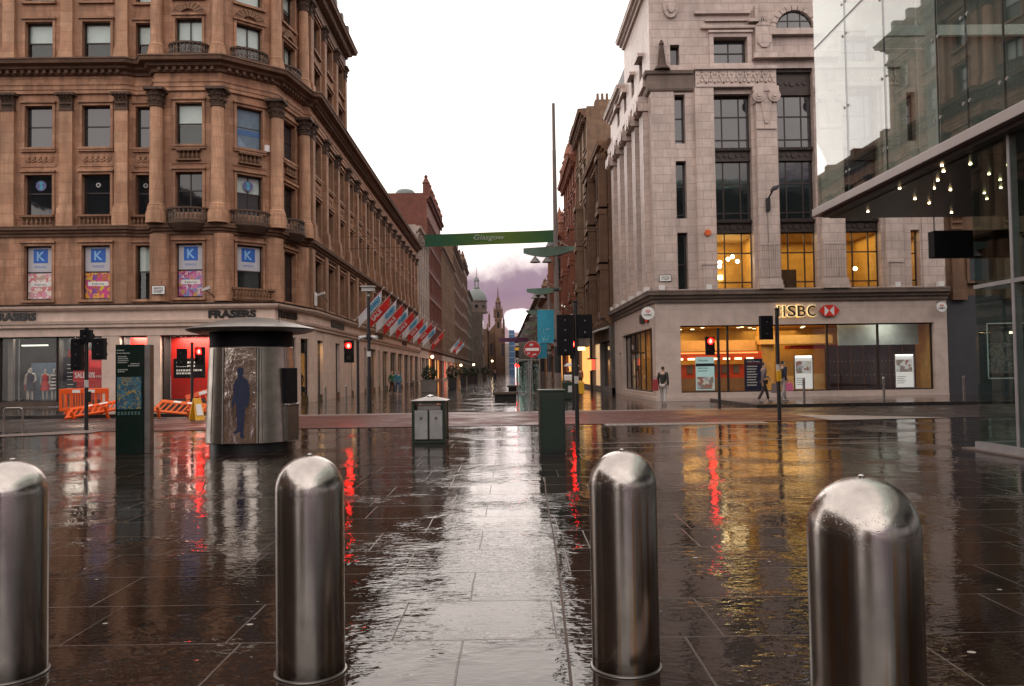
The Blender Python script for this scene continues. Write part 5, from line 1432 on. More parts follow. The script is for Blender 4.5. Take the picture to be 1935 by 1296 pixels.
# piers, giant columns
def tile_pier(F, u0, u1, w, z0, z1, name='pier'):
    b = MB().fbox(F, u0, u1, .002, w, z0, z1)
    return ob(name, b, m_faience, bk_)
tile_pier(FH, .0, 1.1, .07, 5.31, 14.98); tile_pier(FH, 2.1, 3.0, .26, 5.31, 15.1); tile_pier(FH, 11.15, 12.0, .26, 5.31, 15.1); tile_pier(FH, 13.0, 14.05, .07, 5.31, 14.98)
ob('pier_block', MB().fbox(FH, 2.3, 2.85, .262, .36, 5.31, 6.5).fbox(FH, 11.3, 11.85, .262, .36, 5.31, 6.5).fbox(FH, 2.25, 2.9, .262, .40, 6.5, 6.6).fbox(FH, 11.25, 11.9, .262, .40, 6.5, 6.6), m_faience, bk_)
for u0, u1 in ((4.95, 6.06), (8.0, 9.24)):
    b = MB()
    uc, hw = (u0+u1)/2, (u1-u0)/2
    b.fbox(FH, u0-.03, u1+.03, .002, .52, 5.31, 5.5).fbox(FH, u0, u1, .002, .46, 5.5, 5.72).fbox(FH, u0+.03, u1-.03, .002, .42, 5.72, 5.8)
    b.fbox(FH, u0+.06, u1-.06, .002, .32, 5.8, 14.3)
    n = 9
    for k in range(n): b.fbox(FH, u0+.08+(u1-u0-.16)*(k+.15)/n, u0+.08+(u1-u0-.16)*(k+.85)/n, .32, .355, 5.85, 7.4)
    b.fbox(FH, u0+.06, u1-.06, .32, .36, 7.42, 7.5)
    ob('column', b, m_faience, bk_)
    b = MB()
    b.fbox(FH, u0-.06, u1+.06, .002, .42, 14.85, 15.1).fbox(FH, u0, u1, .002, .36, 14.3, 14.85)
    for sg in (-1, 1):
        c = uc+sg*hw*.68
        b.fpoly(FH, circ(.3, 14.62, 20, c), .36, .46); b.fpoly(FH, circ(.2, 14.62, 20, c), .46, .50); b.fpoly(FH, circ(.09, 14.62, 12, c), .50, .56)
    b.fpoly(FH, [(uc-.3, 14.5), (uc+.3, 14.5), (uc+.08, 13.3), (uc-.08, 13.3)], .32, .37)
    for k in range(9): b.fpoly(FH, circ(.055, 13.05, 8, uc-hw*.75+hw*1.5*k/8), .32, .38)
    ob('capital', b, m_faience, bk_)
# frieze with zig-zag
b = MB()
for (a, c) in ((2.15, 6.05), (8.05, 12.05)):
    b.fbox(FH, a, c, .002, .30, 15.1, 15.22).fbox(FH, a, c, .002, .24, 15.22, 15.95).fbox(FH, a-.05, c+.05, .002, .36, 15.95, 16.12)
    n = 9; st_ = (c-a-.2)/n
    for k in range(n):
        x = a+.1+k*st_
        for (p0, p1) in (((x, 15.3), (x+st_/2, 15.85)), ((x+st_/2, 15.85), (x+st_, 15.3))):
            b.fpoly(FH, [(p0[0]-.04, p0[1]), (p0[0]+.04, p0[1]), (p1[0]+.04, p1[1]), (p1[0]-.04, p1[1])] if p1[0] > p0[0] else [], .24, .29)
        b.fpoly(FH, circ(.07, 15.42, 8, x+st_/2), .24, .30)
        b.fpoly(FH, circ(.06, 15.76, 8, x), .24, .29)
ob('zigzag_frieze', b, m_faience, bk_)
b = MB().surround(FH, 3.1, 4.75, 16.3, 17.62, .2, .1).surround(FH, 9.3, 10.95, 16.3, 17.62, .2, .1)
b.fbox(FH, 2.5, 5.3, .002, .22, 18.02, 18.14).fbox(FH, 2.7, 5.1, .002, .14, 18.4, 18.52).fbox(FH, 2.2, 4.9, .002, .2, 18.75, 18.9).fbox(FH, 4.8, 5.6, .002, .3, 18.3, 18.45).fbox(FH, 5.1, 5.25, .002, .3, 18.45, 19.1)
b.fbox(FH, 5.0, 9.1, .002, .36, 16.5, 16.72).fbox(FH, 5.1, 5.9, .002, .28, 16.72, 18.1)
b.fpoly(FH, [(5.5+.34*math.cos(2*PI*k/8+PI/8), 17.4+.42*math.sin(2*PI*k/8+PI/8)) for k in range(8)], .28, .36)
for k in range(7): b.fpoly(FH, [(5.2+.1*k-.06, 18.1), (5.2+.1*k+.06, 18.1), (5.2+.1*k, 18.1+.5*math.sin(PI*(k+.5)/7))], .1, .3)
ob('ornament', b, m_faience, bk_)
# arched window over the middle bay
ca, za, ra = 7.05, 17.95, .9
ab = MB().fpoly(FH, [(ca+ra*math.cos(PI*k/16), za+ra*math.sin(PI*k/16)) for k in range(17)], .01, .03)
aw = ob('arched_window', ab, m_frame, bk_)
ob('pane', MB().fpoly(FH, [(ca+(ra-.08)*math.cos(PI*k/16), za+.06+(ra-.12)*math.sin(PI*k/16)) for k in range(17)], .031, .036), m_pane_b, aw)
b = MB().fbox(FH, ca-.03-.3, ca-.3+.03, .037, .05, za, za+.85).fbox(FH, ca+.3-.03, ca+.3+.03, .037, .05, za, za+.85).fbox(FH, ca-.85, ca+.85, .037, .052, za+.4, za+.46)
ob('glazing_bar', b, m_frame, aw)
b = MB()
for k in range(11):
    a0, a1 = PI*k/11+.02, PI*(k+1)/11-.02
    am = (a0+a1)/2
    b.fpoly(FH, [(ca+ra*1.02*math.cos(a), za+ra*1.02*math.sin(a)) for a in (a0, a1)]+[(ca+ra*1.3*math.cos(a), za+ra*1.3*math.sin(a)) for a in (a1, am, a0)], .002, .22)
b.fbox(FH, ca-1.3, ca+1.3, .002, .3, za-.3, za)
ob('scallop_arch', b, m_faience, bk_)
# corner cap with finial and crest
b = MB().sweep([(BX, BY+1.6), (BX, BY), (BX+2.05, BY)], [(0, 14.95), (.12, 15.0), (.16, 15.1), (.16, 15.75), (.26, 15.8), (.3, 15.95), (0, 16.0)])
ob('corner_cap', b, m_faience_dark, bk_)
q = FH.p(.55, .18, 0)
ob('finial', MB().lathe([(.42, 15.98), (.36, 16.08), (.2, 16.25), (.16, 16.7), (.09, 17.2), (.13, 17.25), (.08, 17.4), (.001, 17.5)], q[:2], 10), m_soot, bk_, smooth=40)
b = MB().fpoly(FH, [(1.05+.38*math.cos(2*PI*k/16), 19.2+.62*math.sin(2*PI*k/16)) for k in range(16)], .01, .16).fpoly(FH, [(1.05+.2*math.cos(2*PI*k/12), 19.2+.4*math.sin(2*PI*k/12)) for k in range(12)], .16, .26)
ob('crest', b, m_faience, bk_)
b = MB().sweep([(BX, 47.0), (BX, BY), (BE, BY)], CORN(20.2, .5, .5)); ob('parapet', b, m_faience, bk_)
b = MB().sweep([(BX, 53.2), (BX, 47.0)], CORN(17.7, .5, .5)); ob('parapet', b, m_faience, bk_)
ob('roof', MB().box(BX+.3, BE, BY+.3, 53.2, 18.2, 19.9), m_slate, bk_)
ob('end_wall', MB().wall(Fac((BE, BY), (BE, 53.2)), 0, 14.2, 0, 20.6, []).wall(Fac((BX+14, 53.2), (BX, 53.2)), 0, 14, 0, 18.2, []), m_faience, bk_)
# side: giant pilasters with carved hoods
for i, u in enumerate(pc):
    b = MB().fbox(FX, u-.55, u+.55, .002, .30, 5.31, 5.7)
    for k in (-.36, 0, .36): b.fbox(FX, u+k-.13, u+k+.13, .002, .26, 5.7, 14.3)
    b.fbox(FX, u-.5, u+.5, .002, .14, 5.7, 14.3)
    o = ob('column', b, m_faience, bk_)
    b = MB().fbox(FX, u-.6, u+.6, .002, .5, 14.3, 15.0)
    b.fpoly(FX, circ(.3, 14.6, 14, u-.35), .5, .6); b.fpoly(FX, circ(.3, 14.6, 14, u+.35), .5, .6)
    ob('capital', b, m_faience, o)
b = MB()
for a, c in zip(pc, pc[1:]):
    m = (a+c)/2
    b.fpoly(FX, [(m-.85, 14.6), (m+.85, 14.6), (m+.5, 15.1), (m, 15.35), (m-.5, 15.1)], .002, .32)
    b.fpoly(FX, [(m-.62, 17.5), (m+.62, 17.5), (m+.4, 17.75), (m, 17.9), (m-.4, 17.75)], .002, .25)
b.fbox(FX, .5, FX.L-.4, .002, .3, 15.4, 15.9)
ob('hood_mould', b, m_faience, bk_)
b = MB()
for u, F in ((.3, FH), (2.55, FH), (5.5, FH), (8.6, FH), (11.6, FH), (13.7, FH), (1, FX), (3.5, FX), (6, FX), (8.8, FX), (11.5, FX), (13.5, FX)): b.fbox(F, u-.13, u+.13, .12, .38, 5.32, 5.56)
ob('floodlight_box', b, m_whitep, bk_)
# shop window of the bank
m_ochre = plain('ochre_wall', (.52, .33, .10), .7, var=.2)
m_ochre2 = plain('deep_orange_wall', (.5, .17, .04), .6, var=.2)
m_ceil = plain('warm_ceiling', (.6, .44, .2), .7, var=.1)
m_light = glow('ceiling_spot', (1., .8, .42), 6)
m_floor = plain('shop_floor', (.2, .13, .08), .3)
sw = MB()
for u in (1.2, 3.52, 8.35, 10.82, 13.45): sw.fbox(FH, u-(.05 if 1.3 < u < 13 else .0), u+.05 if u < 13 else u, -.28, -.2, .40, 3.62)
sw.fbox(FH, 5.85, 5.95, -.28, -.2, .40, 3.62).fbox(FH, 1.25, 13.4, -.28, -.2, .40, .46).fbox(FH, 1.25, 13.4, -.28, -.2, 3.56, 3.62).fbox(FH, 13.38, 13.45, -.28, -.2, .4, 3.62)
so_ = ob('shop_window', sw, m_frame, bk_)
ob('pane', MB().fbox(FH, 1.22, 13.42, -.25, -.24, .42, 3.6), m_shopglass, so_)
sw = MB()
for k in range(7): u = 3.4+9.9*k/6; sw.fbox(FX, u-.035, u+.035, -.3, -.22, .38, 3.6)
sw.fbox(FX, 3.4, 13.3, -.3, -.22, 3.54, 3.6).fbox(FX, 3.4, 13.3, -.3, -.22, .38, .46).fbox(FX, 8.3, 9.3, -.3, -.22, 2.4, 2.48)
so2 = ob('shop_window', sw, m_frame, bk_)
ob('pane', MB().fbox(FX, 3.42, 13.28, -.27, -.26, .4, 3.58), m_shopglass, so2)
ob('side_door', MB().fbox(FX, 1.9, 2.75, -.3, -.24, 0, 2.6), m_bronze, bk_)
# interior of the banking hall
X = lambda u: BX+u
it = MB()
it.box(X(.3), X(13.9), 39.4, 47, .18, .3)
ob('hall_floor', it, m_floor, bk_)
ob('hall_ceiling', MB().box(X(.3), X(13.9), 39.4, 47, 3.72, 3.8), m_ceil, bk_)
ob('hall_back_wall', MB().box(X(.3), X(13.9), 45.5, 45.6, .3, 3.72).box(X(13.8), X(13.9), 39.4, 45.5, .3, 3.72), m_ochre, bk_)
mc = MB()
mc.box(X(1.1), X(5.6), 41.8, 41.9, .3, 1.75)
ob('cash_machine_wall', mc, plain('dark_orange_panel', (.5, .055, .015), .5, var=.3), bk_)
mc = MB().box(X(.9), X(5.9), 41.5, 42.0, 1.95, 2.4); hb = ob('red_header', mc, plain('red_orange_header', (.55, .07, .02), .5), bk_)
ob('header_glow', MB().box(X(1.1), X(5.7), 41.48, 41.498, 2.3, 2.37), glow('orange_header_light', (1., .30, .09), 1.5), hb)
mc = MB().box(X(1.0), X(5.8), 41.4, 41.45, .3, 1.05)
ob('counter', mc, plain('brown_counter', (.22, .12, .06), .5), bk_)
b = MB()
for k in range(7): b.box(X(1.5+.6*k), X(1.8+.6*k), 41.75, 41.79, 1.3, 1.7)
ob('cash_machine', b, m_greyst, bk_)
b = MB()
for k in range(7): b.box(X(1.5+.6*k), X(1.85+.6*k), 41.46, 41.475, 1.99, 2.08)
ob('machine_lamp', b, glow('warm_sign', (1., .75, .4), 4), bk_)
ob('soffit_bulkhead', MB().box(X(5.9), X(9.6), 41.6, 42.5, 2.75, 3.2).box(X(1.0), X(5.8), 42.2, 42.6, 2.45, 3.0), m_ceil, bk_)
ob('red_soffit', MB().box(X(7.6), X(10.0), 42.0, 43, 2.5, 2.68), m_redp, bk_)
ob('hall_column', MB().box(X(6.0), X(6.7), 42.0, 42.6, .3, 3.72), m_ochre, bk_)
ob('white_blind', MB().box(X(9.3), X(13.3), 40.2, 40.24, 2.6, 3.66), plain('pale_blue_blind', (.4, .48, .5), .8), bk_)
b = MB()
for k in range(7): b.box(X(8.9+.66*k), X(9.53+.66*k), 40.9, 40.94, .3, 2.62)
gs_ = ob('dark_screen', b, plain('dark_maroon_screen', (.014, .005, .005), .25), bk_)
b = MB()
for k in range(22):
    for z in (1.1, 1.8): b.box(X(8.95+.2*k), X(8.98+.2*k), 40.88, 40.898, z, z+.03)
ob('manifestation_dot', b, m_greyw, gs_)
b = MB()
for (u, z0, z1, d) in ((6.9, .3, 1.1, 1.2), (8.2, .3, 1.2, .8), (7.5, .3, 2.4, 3)): b.box(X(u), X(u+.8), 40.6+d, 40.9+d, z0, z1)
ob('desk', b, plain('pale_wood', (.5, .35, .16), .5), bk_)
b = MB(); rr = random.Random(5)
for k in range(26):
    u, y = rr.uniform(.7, 9.2), rr.uniform(40, 45)
    b.tube((X(u), y, 3.70), (X(u), y, 3.715), .09, .09, 10)
ob('ceiling_spot', b, m_light, bk_)
for x, e in ((9.6, 72), (12.0, 72), (14.6, 80), (17., 16)): lamp('hall_lamp', (x, 41.4, 3.69), 2.6, e, (1., .54, .15), sy=3.)
for x in (9.5, 12.5, 15.5, 18.8): lamp('poster_fill_light', (x, 39.5, 3.62), .9, 11, (1., .9, .75), (.75, 0, 0), sy=.2)  # unseen fill lights added to brighten the fronts of the posters
lamp('hall_lamp', (9.6, 44.2, 3.6), 2, 38, (1., .6, .2))
lamp('hall_lamp', (15., 44., 3.6), 3, 46, (1., .62, .22))
# posters standing in the window
def poster(label, u0, u1, z0, z1, face, lines, photo=None, band=None, head_m=None, legs=True):
    t = thing('window_poster', label, 'poster', FH.p((u0+u1)/2, -.5, z0))
    pn = ob('board', MB().fbox(FH, u0, u1, -.55, -.5, z0, z1), face, t)
    if photo: ob('photo', MB().fbox(FH, u0+.05, u1-.05, -.499, -.494, photo[0], photo[1]), m_photolit, pn)
    if band: ob('band', MB().fbox(FH, u0, u1, -.499, -.494, band[0], band[1]), m_jnavy, pn)
    b = MB()
    for z, a, c, hh in lines:
        x = a
        while x < c:
            l = rnd.uniform(.03, .09); b.fbox(FH, u0+x, u0+min(x+l, c), -.498, -.49, z, z+hh); x += l+.02
    ob('printed_lines', b, head_m or m_black, pn)
    return pn
pl_ = glow('glowing_teal_board', (.62, .9, .9), .28)  # faint glow added to the board, which is too dark without it
u0 = aY(1315, 705, 39.5).x-BX; u1 = aY(1350, 705, 39.5).x-BX
pn = poster('pale blue green poster with a dark band beside the lit red signal', u0, u1, .5, 2.12, pl_, [(1.55, .1, .6, .04), (1.42, .1, .55, .04)], (.55, 1.15), (1.66, 1.8))
ob('lettering', put_text(MB(), 'Welcome', FH, u0+.12, u1-.3, 1.9, 2.0, -.498, .005), m_black, pn)
u0 = aY(1407, 705, 39.5).x-BX; u1 = aY(1441, 705, 39.5).x-BX
pn = poster('dark navy poster with white lines of print', u0, u1, .45, 2.0, plain('navy_board', (.025, .025, .06), .4), [(1.6-.13*k, .12, .62-.04*(k % 3), .05) for k in range(8)], head_m=m_letterw)
b = put_text(MB(), 'HSBC', FH, u0+.12, u0+.4, 1.82, 1.9, -.498, .005); put_text(b, 'Premier', FH, u0+.44, u1-.12, 1.82, 1.9, -.498, .005)
ob('lettering', b, m_letterw, pn)
ob('red_rule', MB().fbox(FH, u0+.08, u1-.08, -.498, -.492, 1.74, 1.76), m_redp, pn)
for px0, px1, lb in ((1502, 1535, 'white lit poster standing beside the tall dark signal pole'), (1692, 1726, 'white lit poster standing before the dark maroon screens')):
    u0 = aY(px0, 700, 39.5).x-BX; u1 = aY(px1, 700, 39.5).x-BX
    pn = poster(lb, u0, u1, .5, 2.1, glow('backlit_white_board', (.95, .95, .93), .38), [(1.0-.1*k, .08, .5-.08*(k % 2), .03) for k in range(4)], (1.25, 1.85))
    ob('strip_light', MB().fbox(FH, u0+.04, u1-.04, -.49, -.46, 2.05, 2.09), glow('poster_strip', (1., .95, .85), 5), pn)
    ob('frame', MB().fbox(FH, u0-.04, u0, -.56, -.47, .45, 2.14).fbox(FH, u1, u1+.04, -.56, -.47, .45, 2.14), m_steel, pn)
# upper lit room
ob('room_wall', MB().box(X(2.2), X(13.9), 43.0, 43.1, 5.35, 8.3).box(X(2.2), X(2.3), 39.5, 43, 5.35, 8.3).box(X(5.4), X(5.6), 40.5, 43, 5.35, 8.3).box(X(11.3), X(11.45), 40.2, 43, 5.35, 8.3), m_ochre, bk_)
ob('room_ceiling', MB().box(X(2.2), X(13.9), 39.5, 43.1, 8.2, 8.32), m_ceil, bk_)
ob('room_floor', MB().box(X(.5), X(13.9), 39.5, 43.1, 5.2, 5.3), m_floor, bk_)
ob('room_partition', MB().box(X(6.6), X(7.6), 41, 41.1, 5.3, 6.5), m_soot, bk_)
b = MB()
for k, (u, y, z) in enumerate(((3.4, 40.8, 7.2), (3.7, 40.9, 6.9), (4.2, 41.2, 7.1), (4.5, 40.6, 6.9), (3.3, 41.5, 6.7), (3.9, 41.7, 6.8), (4.6, 41.8, 7.3), (10.6, 41, 6.5))):
    b.ball((X(u), y, z), .1)
ob('globe_lamp', b, glow('globe_lamp', (1., .82, .5), 16), bk_)
ob('window_sign', MB().box(X(3.5), X(4.3), 42.6, 42.64, 6.2, 6.45), glow('lit_strip', (1., .7, .3), 7), bk_)
for x in (X(4), X(7.5), X(10), X(12.6)): lamp('room_lamp', (x, 41.2, 8.1), 2.2, 48, (1., .64, .2), sy=2.6)
# bank signs
def hexmark(F, uc, zc, hw, hh, w0, w1, par):
    ob('white_field', MB().fpoly(F, [(uc-hw*.48, zc-hh), (uc+hw*.48, zc-hh), (uc+hw*.48, zc+hh), (uc-hw*.48, zc+hh)], w0, w0+(w1-w0)*.6), m_letterw, par)
    b = MB()
    b.fpoly(F, [(uc-hw, zc), (uc-hw*.48, zc-hh), (uc-hw*.48, zc+hh)], w0, w1); b.fpoly(F, [(uc+hw, zc), (uc+hw*.48, zc+hh), (uc+hw*.48, zc-hh)], w0, w1)
    b.fpoly(F, [(uc-hw*.48, zc+hh), (uc, zc), (uc+hw*.48, zc+hh)], w0, w1); b.fpoly(F, [(uc-hw*.48, zc-hh), (uc+hw*.48, zc-hh), (uc, zc)], w0, w1)
    ob('red_mark', b, plain('sign_red', (.62, .03, .02), .4), par)
def serif(b, F, u0, u1, z0, z1, w, t, g=0.):
    W = (u1-u0)/4.25; h = z1-z0; s_ = .16*W
    # H
    bx = lambda a, c, z, y: b.fbox(F, a-g, c+g, w, w+t, z-g, y+g)
    for a in (.10*W, .66*W): bx(u0+a, u0+a+s_, z0, z1); bx(u0+a-.07*W, u0+a+s_+.07*W, z0, z0+.06*h); bx(u0+a-.07*W, u0+a+s_+.07*W, z1-.06*h, z1)
    bx(u0+.26*W, u0+.66*W, z0+h*.47, z0+h*.53)
    for i, ch in enumerate('SBC'):
        a = u0+W*(1.08+i*1.04)
        put_text(b, ch, F, a-g, a+W*.86+g, z0-g, z1+g, w, t, off=.012)
    a = u0+W*2.12; bx(a-.08*W, a+.2*W, z0, z0+.06*h); bx(a-.08*W, a+.2*W, z1-.06*h, z1)
u0 = aY(1468, 582, 38.9).x-BX; u1 = aY(1545, 582, 38.9).x-BX
t = thing('bank_sign', 'dark bank letters with glowing gold edges and a red and white hexagon mark', 'sign', FH.p(u0, .1, 4.0))
b = MB(); serif(b, FH, u0, u1, 3.98, 4.52, .05, .05, .022); ob('gold_edge', b, glow('gold_edge_light', (1., .72, .32), 1.1), t)
b = MB(); serif(b, FH, u0, u1, 3.98, 4.52, .105, .04, .0); ob('letters', b, plain('dark_letter', (.05, .035, .03), .4), t)
uc = aY(1567, 581, 38.9).x-BX
hexmark(FH, uc, 4.25, .5, .27, .06, .12, t)
t = thing('bank_sign', 'small bank sign with a lit hexagon on the side wall facing the shopping street', 'sign', FX.p(11, .1, 4.0))
ob('letters', MB().fbox(FX, 10.3, 11.6, .03, .1, 3.95, 4.4), m_black, t)
hexmark(FX, 12.3, 4.18, .5, .26, .04, .1, t)
def round_sign(label, c, r):
    t = thing('projecting_sign', label, 'sign', c)
    Fq = Fac((c[0], c[1]), (c[0]+1, c[1]))
    d = ob('disc', MB().fpoly(Fq, circ(r, c[2]), 0, .08), m_letterw, t)
    ob('rim', MB().fpoly(Fq, circ(r*1.06, c[2]), .01, .07), m_greyw, t)
    hexmark(Fq, 0, c[2]+r*.3, r*.4, r*.2, .081, .09, d)
    ob('lettering', put_text(MB(), 'HSBC', Fq, -r*.66, r*.66, c[2]-r*.42, c[2]-r*.08, .081, .006, off=.01), m_black, d)
    ob('bracket', MB().box(c[0]-.03, c[0]+.03, c[1]+.0, c[1]+.3, c[2]+r*.9, c[2]+r*1.15), m_black, t)
p = aY(1224, 592, 38.7); round_sign('white round sign hanging at the street corner of the bank', (p.x, 38.7, p.z), .30)
p = aY(1778, 580, 38.7); round_sign('white round sign at the far end of the bank, beside the dark grey shop', (p.x, 38.7, p.z), .24)
p = aY(1257, 525, 38.9); street_sign('white street name plate on the cream tiled corner pier', FH, p.x-BX-.27, p.x-BX+.27, p.z-.15, p.z+.13, .09)
t = thing('wall_lamp', 'dark floodlight on a bracket halfway up the cream giant pilaster', 'lamp', FH.p(5.4, .4, 9.2))
b = MB().fbox(FH, 5.36, 5.54, .33, .5, 9.05, 9.65)
ob('gear_box', b, m_black, t)
p0, p1 = FH.p(5.45, .42, 9.6), FH.p(5.6, .75, 9.98)
ob('arm', MB().tube(p0, p1, .04), m_black, t)
ob('lamp_head', MB().hexa([FH.p(5.45, .7, 9.85), FH.p(5.82, .62, 10.0), FH.p(5.82, .95, 10.05), FH.p(5.45, 1.05, 9.9), FH.p(5.5, .72, 10.05), FH.p(5.85, .66, 10.15), FH.p(5.85, .93, 10.2), FH.p(5.5, 1.0, 10.1)]), m_black, t, bevel=.03)
ob('conduit', MB().fbox(FH, 5.44, 5.46, .321, .34, 5.8, 9.05), m_steeld, t)
ab = ob('alarm_box', MB().fpoly(FH, circ(.16, 8.05, 6, 2.55), .27, .38), m_orange2); tag(ab, 'faded orange alarm box on the cream pier beside the lit upper window', 'alarm box')

# ------------------------------------------------------------------ dark grey shop beside the bank
gp = thing('shop_building', 'brown tenement over a dark grey shopfront next to the bank', 'building', (27, 45, 0))
FR = Fac((21.46, 39.1), (36, 39.1))
m_dgrey = plain('dark_grey_fascia', (.05, .05, .057), .5)
b = MB().wall(FR, 0, FR.L, 0, 4.9, [(2.0, 12, .9, 3.5)], .3); ob('shopfront', b, m_dgrey, gp)
ops = [(1.2+2.6*i, 2.5+2.6*i, z, z+2.2) for i in range(5) for z in (5.6, 9.4, 13)]
b = MB().wall(FR, 0, FR.L, 4.9, 17, ops, .3)
for o in ops: b.surround(FR, *o)
ob('wall', b, m_brownst, gp)
for o in ops: window(gp, FR, *o, pane=m_pane_b if o[2] < 8 else m_pane)
for u in (.6, 3.15, 5.8, 8.4, 11): pilaster(gp, FR, u, .28, 5.3, 9.0, .15, m_brownst, m_carve)
b = MB().sweep([(21.46, 39.1), (36, 39.1)], CORN(16.8, .6, .6)); ob('cornice', b, m_carve, gp)
ob('roof', MB().box(21.6, 36, 39.4, 52, 16.6, 17.3), m_slate, gp)
f = shop_bay(FR, 2.0, 12, .9, 3.5, 1.4, m_dark, par=gp, vm=(5.2, 8.6))
ob('white_frame', MB().fbox(FR, 1.95, 2.0, -.2, .02, .85, 3.55).fbox(FR, 1.95, 12, -.2, .02, 3.5, 3.55).fbox(FR, 1.95, 12, -.2, .02, .85, .9), m_whitep, f)
b = MB().fbox(FR, 5.4, 5.7, -1., -.96, .95, 3.4).fbox(FR, 6.3, 6.5, -1., -.96, .95, 3.4)
ob('display_panel', b, plain('pale_teal_panel', (.2, .3, .3), .5), f)
ob('fashion_photo', MB().fbox(FR, 2.6, 4.0, -1.1, -1.06, 1.1, 2.6), m_photo, f)
ob('red_card', MB().fbox(FR, 5.75, 6.25, -.9, -.88, 2.5, 2.9), m_redp, f)
b = MB()
for u in (2.15, 3.5, 4.4): b.fbox(FR, u, u+.1, -.7, -.62, 3.05, 3.15)
ob('spot_lamp', b, m_warm, f)
lamp('shop_lamp', (26, 40.3, 3.3), 3, 25, (1, .9, .8), sy=.4)

# ------------------------------------------------------------------ glass building
gb = thing('glass_building', 'modern glass corner building with an overhanging upper box and soffit of small lamps', 'building', (14, 8, 0))
GX, GY, GZ = 8.6, 21.8, 5.62
FGl = Fac((GX, GY), (GX, -14)); FGn = Fac((34, GY), (GX, GY))
seams = [0, 1.95, 3.95, 6.1, 7.1, 8.2, 10.2, 12.2, 14.2, 16.2, 18.2, 20.2, 22.2, 24.2, 26.2, 28.2, 30.2, 33, 35.8]
for z0, z1 in ((5.84, 10.2), (10.22, 14.8)):
    for a, c in zip(seams, seams[1:]):
        ob('glass_panel', MB().fbox(FGl, a+.008, c-.008, -.012, .012, z0, z1-.012), m_mirrorglass, gb)
    for k in range(9): ob('glass_panel', MB().fbox(FGn, FGn.L-2.8*k-2.79, FGn.L-2.8*k-.015, -.012, .012, z0, z1-.012), m_lobbyglass, gb)
b = MB()
for a in seams[1:-1]: b.fbox(FGl, a-.012, a+.012, -.02, .008, 5.72, 14.8)
b.fbox(FGl, 0, 35.8, -.02, .016, 10.19, 10.225)
ob('glazing_joint', b, m_black, gb)
b = MB()
for a in seams[1:-1]:
    for z in (6.4, 8.0, 9.8, 10.6, 12.2, 14.0): b.tube(FGl.p(a-.1, .012, z), FGl.p(a-.1, .03, z), .035, .035, 10); b.tube(FGl.p(a+.1, .012, z), FGl.p(a+.1, .03, z), .035, .035, 10)
ob('glass_fixing', b, m_steeld, gb)
m_fascia = plain('pale_metal_fascia', (.42, .37, .36), .35, .3, var=.08)
b = MB().fbox(FGl, -.12, 36, -.28, .14, 5.64, 5.84).fbox(FGn, 0, FGn.L+.0, -.25, .12, 5.64, 5.84)
ob('fascia_beam', b, m_fascia, gb, bevel=.01)
b = MB().fbox(FGl, .2, 36, -.32, -.02, 5.56, 5.636)
ob('drip_channel', b, plain('dark_channel', (.05, .042, .04), .4), gb)
s = NT('dark_soffit_panels'); pp = s.pos()
brk = s.n('ShaderNodeTexBrick', {'Vector': pp, 'Color1': (.035, .026, .02), 'Color2': (.028, .02, .016), 'Mortar': (.006, .005, .004), 'Scale': 1., 'Mortar Size': .012, 'Brick Width': 1.5, 'Row Height': .75}).outputs['Color']
m_soffit = s.P(color=brk, rough=.35)
sf = ob('soffit', MB().box(GX+.25, 34, -14, GY-.1, 5.56, 5.66), m_soffit, gb)
rr = random.Random(4)
lpts = [(1640, 400), (1700, 356), (1729, 376), (1756, 384), (1772, 341), (1765, 356), (1780, 313), (1783, 324), (1796, 359), (1798, 402), (1834, 310), (1860, 365), (1865, 376), (1890, 340), (1891, 355), (1869, 329), (1905, 312)]
m_bulb = glow('soffit_bulb', (1., .7, .36), 14)
for px, py in lpts:
    d = ray(px, py); q = EYE+d*((5.545-1.6)/d.z)
    o = ob('downlight', MB().tube((q.x, q.y, 5.535), (q.x, q.y, 5.575), .026, .026, 12), m_bulb, sf)
m_int = plain('pale_interior', (.4, .4, .38), .7)
b = MB().box(GX+.25, 33, -13, GY-.3, 5.86, 6.0); ob('floor_slab', b, m_int, gb)
ob('roof', MB().box(GX, 34, -14, GY, 14.8, 14.85), m_lobbyglass, gb)
b = MB()
for x, y in ((GX+1.1, 17.9), (GX+1.1, 11.5), (GX+7, 18), (GX+1.1, 5)): b.tube((x, y, 5.95), (x, y, 14.8), .13, .13, 14)
ob('inner_column', b, m_whitep, gb, smooth=40)
b = MB()
for k in range(8): b.box(GX+.4, 20, 19.5-3.4*k-.06, 19.5-3.4*k+.06, 14.2, 14.45); b.box(GX+.4, 20, 19.5-3.4*k-.06, 19.5-3.4*k+.06, 9.6, 9.85)
ob('inner_beam', b, m_whitep, gb)
ob('added_inner_wall', MB().box(10.7, 33, 19.6, 19.8, 6.02, 14.7), plain('glass_fill_panel', (.15, .15, .14), .8, var=.35, scale=.4), gb)  # wall added inside to lighten the glass behind its reflection
ob('core_wall', MB().box(13.5, 13.8, -13, 14, 5.9, 14.6), plain('dim_core_wall', (.14, .14, .13), .8), gb)
